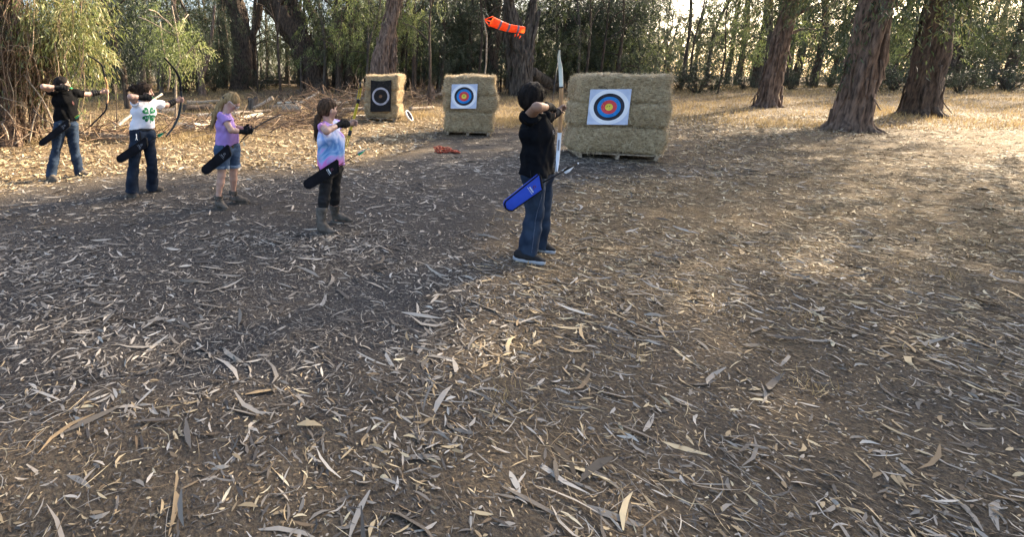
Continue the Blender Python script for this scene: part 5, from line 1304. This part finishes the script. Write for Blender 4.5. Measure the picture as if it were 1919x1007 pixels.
# 2: white tee with green clover
Y2 = HY(262, 366)
S2 = dict(Y=Y2, base=(262, 366), size=1.45, label='person in white tee with green clover print and dark jeans at full draw', seed=23,
    head=(271.5, 173.5, 0), neck=(276, 188, .01), face=(.95, .3, -.06), rs=(256, 194, -.05), re=(244.5, 181.5, -.24), rw=(266, 183, -.12), hdir_r=(1, .28, .0), palm_r=(0, .9, -.3),
    ls=(289, 194, .12), le=(311, 197.5, .28), lw=(329, 189.5, .42), hdir_l=(1, .55, .22), palm_l=(.2, -.9, -.2), curl_l=1.4,
    hipr=(257, 250, -.03), hipl=(278, 250, .06), kr=(251, 305, -.06), kl=(283.5, 301, .09), ar=(246.5, 358, -.06), al=(286.5, 351, .12),
    heel_r=(239, 368), toe_r=(259, 371), heel_l=(282, 359), toe_l=(308, 358.5), hem=(268, 240.5, 0), waist=(268, 237, 0), skin=M_skin_fair, shirt=M_shirt_white, trousers=M_denim_dark,
    foot='shoe', shoe=M_shoe_brown, sole=M_boot_sole, hair=M_hair_dark, bun=(249.5, 166.5, 0), belt=True, guard=(.25, .95), slv_r=.35, slv_l=.66, leg=.02, flare=.082, hairp=.013)
p2, J2, sh2, hd2, ft2, tr2 = person(S2)
# 3: lilac tee, looking down
Y3 = HY(425, 387)
S3 = dict(Y=Y3, base=(425, 387), size=1.36, label='person in lilac tee and denim shorts looking down at a lowered bow', seed=31,
    head=(434, 192, 0), neck=(424, 209, 0), face=(.70, -.13, -.70), up=(.7, 0, .7), rs=(417, 218, -.13), re=(433, 244, -.2), rw=(456, 247.5, -.13), hdir_r=(1, .2, .05), palm_r=(0, .8, .3),
    ls=(424, 218, .13), le=(441, 240, .22), lw=(457, 241, .1), hdir_l=(1, -.25, .0), palm_l=(0, -.8, .2), glove_l=True,
    hipr=(417, 278, -.08), hipl=(436, 278, .08), kr=(415, 329, -.10), kl=(437.5, 325, .1), ar=(409.5, 366, -.08), al=(437.5, 357, .14),
    heel_r=(404, 391), toe_r=(428, 395), heel_l=(432.5, 381), toe_l=(468.5, 381), top_r=(410, 366.5), top_l=(437, 357), hem=(427, 272.5, 0), hemn=(.22, 0, -1), waist=(427, 268, 0), skin=M_skin_fair, shirt=M_shirt_lilac, trousers=M_denim_short,
    tname='shorts', shorts=.73, foot='boot', hair=M_hair_blond, pony=[(423, 182.5, 0), (414, 196, .0), (404, 215, -.02), (398, 236, -.02)], ponyr=[.034, .046, .042, .014], strands=40, belt=True, slv_r=.48, slv_l=.5, leg=.026, loose=.030, boot_r=.062,
    belly=(433, 256, 0), bellyr=A(.085, .115, .13), glasses=M_metal)
p3, J3, sh3, hd3, ft3, tr3 = person(S3)
# 4: tie-dye tee
Y4 = HY(614, 428)
S4 = dict(Y=Y4, base=(614, 428), size=1.33, label='person in pastel tie-dye tee, black leggings and tall boots holding a yellow bow', seed=47,
    head=(614.5, 206, 0), neck=(616, 226, .0), face=(.86, .50, -.04), rs=(605, 238, -.11), re=(612, 246, -.30), rw=(635, 233.5, -.13), hdir_r=(1, .35, .1), palm_r=(0, .8, -.2),
    ls=(626, 234, .13), le=(641, 233, .31), lw=(653, 232.5, .42), hdir_l=(1, .5, .12), palm_l=(.2, -.9, -.2), curl_l=1.4,
    hipr=(613, 316, -.07), hipl=(629, 316, .07), kr=(609, 357, -.1), kl=(626.5, 357, .1), ar=(601, 425, -.06), al=(627.5, 406, .15),
    heel_r=(593, 437), toe_r=(629, 439), heel_l=(621, 416), toe_l=(662.5, 418.5), top_r=(603, 389), top_l=(627, 382), hem=(622, 309.5, 0), hemn=(-.02, 0, -1), waist=(622, 304, 0), skin=M_skin_fair, shirt=M_tiedye, trousers=M_legging,
    tname='leggings', foot='boot', hair=M_hair_brown, pony=[(601.5, 210, 0), (596, 222, .0), (593, 238, -.02), (592, 255, -.02)], ponyr=[.028, .033, .029, .010], strands=36, guard=(.3, .95), slv_r=.30, slv_l=.5, leg=.011, flare=.05, jf=.003, loose=.036, hipw=1.42, boot_r=.068,
    belly=(628, 284, 0), bellyr=A(.095, .125, .18), hairp=.007)
p4, J4, sh4, hd4, ft4, tr4 = person(S4)
# 5: boy in black tee, nearest
Y5 = 3.84
S5 = dict(Y=Y5, base=(1000, 482), size=1.50, label='person in black tee and blue jeans with a blue quiver, nearest archer on the right', seed=59,
    head=(997, 184, 0), neck=(1001, 208, .01), face=(.60, .80, -.02), rs=(989, 221, -.09), re=(1006, 201, -.32), rw=(1026, 201, -.08), hdir_r=(.8, .55, .02), palm_r=(0, .7, -.5),
    ls=(1020, 216, .14), le=(1031, 217, .33), lw=(1046, 209.5, .5), hdir_l=(.6, .75, .25), palm_l=(.3, -.8, -.3), curl_l=1.4,
    hipr=(999, 328, -.05), hipl=(1014, 327, .09), kr=(1001, 402, -.06), kl=(1015, 402, .11), ar=(987.5, 474, -.05), al=(1008, 458, .2),
    heel_r=(961, 486), toe_r=(1023, 497.5), heel_l=(1001, 468), toe_l=(1042, 477), hem=(1007, 326, 0), waist=(1007, 318, 0), skin=M_skin_tan, shirt=M_shirt_navy, trousers=M_denim,
    foot='shoe', shoe=M_shoe_black, sole=M_white_sole, laces=True, hair=M_hair_black, short=True, hairp=.024, nape=-.012, belt=False, guard=(.2, .95), slv_r=.48, slv_l=.5, leg=.020, flare=.076, loose=.034, hipw=1.5, slw=.03, glasses=M_metal)
p5, J5, sh5, hd5, ft5, tr5 = person(S5)

# ---- prints on the shirts
def clover():
    u = N3(A(.80, .60, 0)); v = UPZ; o = P(281, 214.5, Y2 - .06); polys = []; Hs = []
    for k in range(4):
        a = math.radians(45 + 90 * k); ca, sa = math.cos(a), math.sin(a); pts = []
        for s in np.linspace(0, 6.283, 26)[:-1]:
            x = .8 * 16 * math.sin(s) ** 3; y = 13 * math.cos(s) - 5 * math.cos(2 * s) - 2 * math.cos(3 * s) - math.cos(4 * s)
            h = .0033; yy = (y + 17) * h + .006; xx = x * h
            pts.append((yy * ca - xx * sa, yy * sa + xx * ca))
        polys.append(pts)
        c = (.062 * ca, .062 * sa)
        Hs.append([[(x + c[0], y + c[1]) for x, y in q] for q in text_polys('H', .042)])
    polys.append([(-.006, .0), (.006, .0), (.016, -.11), (.006, -.112)])
    decal('clover_print', polys, o, u, v, sh2, M_green_print, sh2, off=.004)
    for q in Hs: decal('lettering_print', q, o, u, v, sh2, M_print_white, sh2, off=.0065, seg=.03)
clover()
u5 = N3(A(.62, .78, 0))
for k, ch in enumerate('NE'): decal('lettering_print', text_polys(ch, .052, .15), P(1026 + 7 * k, 248, Y5 - .05), u5, UPZ, sh5, M_print_grey, sh5, seg=.03)
u1 = N3(A(.8, .6, 0))
decal('chest_print', [[(x * .011 + .012 * k, y * .02 - .02 * k) for x, y in ((-1, -1), (.6, -1), (1, .3), (.2, 1), (-.8, .7))] for k in range(2)], P(137.5, 192, Y1 - .04), u1, UPZ, sh1, mat('faded_red_print', (.05, .016, .016), (.12, .05, .045), scale=60), sh1)
def key_clip():
    a = P(255, 251, Y2 - .155); b = MB().add(*tube(smooth_path([a, a + A(.003, 0, -.03), a + A(0, 0, -.055)], 8), np.full(8, .006), 6))
    b.add(*tube([a + A(0, 0, -.052), a + A(-.014, 0, -.08)], [.005, .004], 6)).add(*tube([a + A(0, 0, -.052), a + A(.014, 0, -.08)], [.005, .004], 6))
    build('key_clip', b, M_white, tr2)
key_clip()
def jeans_seam():
    for k, (a, b, c) in enumerate((((1020, 330, -.08), (1008, 400, -.15), (991, 470, -.13)),)):
        pts = smooth_path([P(a[0], a[1], Y5 + a[2]), P(b[0], b[1], Y5 + b[2]), P(c[0], c[1], Y5 + c[2])], 60)
        me = tr5.data; V = np.empty(len(me.vertices) * 3); me.vertices.foreach_get('co', V); V = V.reshape(-1, 3) + BASE[tr5.name]
        bvh = BVHTree.FromPolygons([tuple(x) for x in V], [tuple(p.vertices) for p in me.polygons]); mb = MB(); out = []
        for p in pts:
            h = bvh.ray_cast(Vector(p - A(0, .3, 0)), Vector((0, 1, 0)), .7)[0]
            if h: out.append(np.array(h) - A(0, .002, 0))
        for i in range(0, len(out) - 1): mb.add(*tube([out[i], out[i] + (out[i + 1] - out[i]) * .75], [.0035, .0035], 5))
        build('stitched_seam', mb, mat('seam_thread', (.05, .065, .10), (.08, .10, .145), scale=30), tr5)
jeans_seam()

# ---- bows
def pp(Y, *pts): return [P(x, y, Y + d) for x, y, d in pts]
M_wood = mat('bow_wood', (.25, .125, .05), (.42, .24, .11), scale=10, stretch=(6, 6, 1), rough=.45, spec=.4)
M_limb_dark = mat('dark_limb', (.006, .006, .007), (.014, .014, .016), scale=10, rough=.75, spec=.1)
M_limb_teal = mat('slate_limb', (.010, .016, .021), (.025, .035, .043), scale=10, rough=.7, spec=.15)
M_limb_white = mat('ivory_limb', (.50, .53, .46), (.62, .64, .58), scale=10, rough=.4, spec=.4)
M_limb_white2 = mat('white_limb', (.60, .64, .70), (.70, .73, .78), scale=10, rough=.4, spec=.4)
M_yellow = mat('yellow_limb', (.34, .26, .012), (.45, .35, .025), scale=10, rough=.45, spec=.4)
rise = pp(Y1, (196, 144, .46), (200, 157, .50), (201, 171, .53), (202, 183, .51), (200.5, 194, .47))
ul = pp(Y1, (196, 144, .46), (191.5, 124, .44), (182, 114, .37), (164, 103, .27)); ll = pp(Y1, (200.5, 194, .47), (198, 207, .45), (184, 222, .38), (169, 237, .28))
sd1 = N3(np.cross(A(.8, .6, 0), UPZ))
bow('recurve bow with pale wooden riser and dark limbs held by the farthest left archer', [('riser', rise, [.016, .02, .015, .02, .016], .8, M_wood, sd1), ('upper_limb', ul, [.026, .024, .016], .55, M_limb_dark, sd1), ('lower_limb', ll, [.026, .024, .016], .55, M_limb_dark, sd1)],
    [ul[-1], P(123, 165.5, Y1 - .06), ll[-1]], rise[2])
rise = pp(Y2, (339.3, 170, .46), (339.5, 186, .49), (338.5, 199, .47)); ul = pp(Y2, (339.3, 170, .46), (336.5, 149, .44), (328, 131, .38), (308, 108, .26)); ll = pp(Y2, (338.5, 199, .47), (334.5, 218, .44), (324.5, 239, .37), (311, 256, .27))
bow('all dark longbow held by the archer in the white tee', [('riser', rise, [.017, .019, .017], .8, M_limb_teal, sd1), ('upper_limb', ul, [.028, .025, .017], .6, M_limb_dark, sd1), ('lower_limb', ll, [.028, .026, .017], .6, M_limb_teal, sd1)],
    [ul[-1], P(274, 183.5, Y2 - .06), ll[-1]], rise[1])
ln = pp(Y3, (449.5, 267.5, -.30), (458, 257, -.16), (468, 247, .0)); lf = pp(Y3, (474, 242, .08), (500, 226.5, .40), (527, 214, .72)); rz = pp(Y3, (466.5, 248, -.02), (470.5, 244.5, .04), (475, 241.5, .10))
bow('thin black bow held low and level by the archer in the lilac tee', [('riser', rz, [.014, .016, .014], .8, M_rubber, None), ('lower_limb', ln, [.006, .011, .013], .5, M_limb_dark, None), ('upper_limb', lf, [.013, .011, .006], .5, M_limb_dark, None)],
    [ln[0], P(474, 250, .0 + Y3), lf[-1]], rz[1])
def yellow_bow():
    loc = P(660, 231, Y4 + .46); off = lambda l, k: [x + A(k, 0, 0) for x in l]
    u1_ = pp(Y4, (671.5, 189, .47), (674, 172, .46), (674.8, 160, .43)); l1_ = pp(Y4, (655, 251, .45), (651, 264, .43), (648, 277, .39))
    ri = pp(Y4, (671.5, 190, .47), (667, 206, .48), (661, 230, .48), (657, 243, .47), (655.5, 250, .45))
    parts = [('riser', ri, [.014, .017, .013, .017, .014], .8, M_yellow, None)]
    for k in (-.011, .011): parts += [('upper_limb', off(u1_, k), [.0065, .006, .005], .8, M_yellow, None), ('lower_limb', off(l1_, k), [.0065, .006, .005], .8, M_yellow, None)]
    parts += [('limb_pocket', pp(Y4, (670.5, 194, .48), (672, 186, .46)), [.019, .019], .9, M_rubber, None), ('limb_pocket', pp(Y4, (657, 245, .46), (654.5, 254, .44)), [.021, .021], .9, M_rubber, None),
              ('limb_tip', pp(Y4, (674.7, 164, .44), (675.5, 155, .42)), [.016, .009], .8, M_rubber, None), ('grip', pp(Y4, (662, 226, .48), (660, 236, .48)), [.019, .019], .9, M_rubber, None)]
    return bow('yellow split-limb bow with black fittings held by the archer in tie-dye', parts, [P(675, 158, Y4 + .42), P(649, 233, Y4 + .02), P(648, 277, Y4 + .39)], loc)
yellow_bow()
ul = pp(Y5, (1051.8, 164, .60), (1050.5, 130, .60), (1047.5, 108, .56), (1048.6, 94, .52)); ll = pp(Y5, (1049, 247, .60), (1046.5, 280, .59), (1044.5, 305, .56), (1043, 322, .52))
rise = pp(Y5, (1051.8, 163, .60), (1051.5, 185, .60), (1051, 206, .60), (1049.8, 228, .60), (1049, 248, .60))
sdx = A(1, -.2, 0)
bow('tall recurve bow with white limbs and wooden riser held by the nearest archer', [('upper_limb', ul, [.018, .018, .013, .007], .25, M_limb_white, sdx), ('lower_limb', ll, [.018, .018, .016, .009], .25, M_limb_white2, sdx), ('riser', rise, [.019, .018, .016, .018, .019], .9, M_wood, sdx),
    ('limb_joint', pp(Y5, (1051.8, 162.4, .598), (1051.8, 164.8, .598)), [.0205, .0205], .9, M_rubber, sdx), ('limb_label', pp(Y5, (1047.6, 262, .583), (1046.3, 282, .572)), [.006, .006], .3, M_print_grey, sdx)],
    [ul[-1], P(1033, 201, Y5 + .02), ll[-1]], rise[2])

# ---- arrows
arrow('nocked arrow with green vanes on the bow of the farthest left archer', P(203, 170.5, Y1 + .56), P(124, 165, Y1 - .05), .04, .06, M_fl_green, M_fl_yellow)
arrow('nocked arrow with green vanes on the bow of the archer in the white tee', P(341, 185.5, Y2 + .52), P(276, 183, Y2 - .05), .04, .06, M_fl_green, M_fl_green)
arrow('green and lime vaned arrow standing in the quiver of the farthest left archer', P(112, 243, Y1 - .16), P(152, 213, Y1 - .13), .02, .09, M_fl_green, M_fl_yellow, vh=.018)
arrow('green vaned arrow standing in the black quiver of the archer in the white tee', P(256, 279, Y2 - .19), P(310, 247, Y2 - .14), .02, .09, M_fl_green, M_fl_green, r=.005, vh=.018)
arrow('green and white vaned arrow standing in the black quiver of the archer in tie-dye', P(605, 328, Y4 - .2), P(689, 278, Y4 - .16), .02, .095, M_fl_green, M_fl_white, vh=.016)
arrow('black arrow with a white vane standing in the blue quiver', P(990, 357, Y5 - .2), P(1082, 307, Y5 - .16), .03, .10, M_fl_white, M_shaft, r=.0062, vh=.022)
# ---- quivers
M_blue = mat('blue_nylon', (.010, .038, .30), (.014, .055, .40), scale=5, rough=.6, bump=.15, bscale=120)
M_quiv = mat('black_nylon', (.0045, .0045, .006), (.009, .009, .012), scale=8, rough=.85, spec=.1, bump=.15, bscale=120)
quiver('narrow black quiver on the hip of the farthest left archer', P(127, 232, Y1 - .17), P(76.5, 270.5, Y1 - .2), .10, .045, M_quiv, M_black, [(P(122, 229, Y1 - .13), P(121, 236, Y1 - .17))], 1, 1)
quiver('black quiver with small grey print on the hip of the archer in the white tee', P(272, 268, Y2 - .18), P(222, 300.5, Y2 - .21), .11, .045, M_quiv, M_black, [(P(262, 247, Y2 - .15), P(263, 268, Y2 - .18))], 1, 2)
quiver('wide black quiver over the denim shorts of the archer in lilac', P(427, 284, Y3 - .24), P(382, 322, Y3 - .26), .118, .045, M_quiv, M_black, [(P(419, 273, Y3 - .19), P(417, 283, Y3 - .23))], 1, 3)
quiver('black quiver with small print on the hip of the archer in tie-dye', P(629, 313, Y4 - .22), P(572.5, 348, Y4 - .25), .112, .045, M_quiv, M_black, [(P(616, 309, Y4 - .18), P(615, 318, Y4 - .21))], 1, 4)
quiver('bright blue quiver with black edging on the hip of the nearest archer', P(1007, 344, Y5 - .22), P(948, 388.5, Y5 - .25), .118, .045, M_blue, M_black, [(P(994, 321, Y5 - .15), P(995, 341, Y5 - .2))], 1, 5)
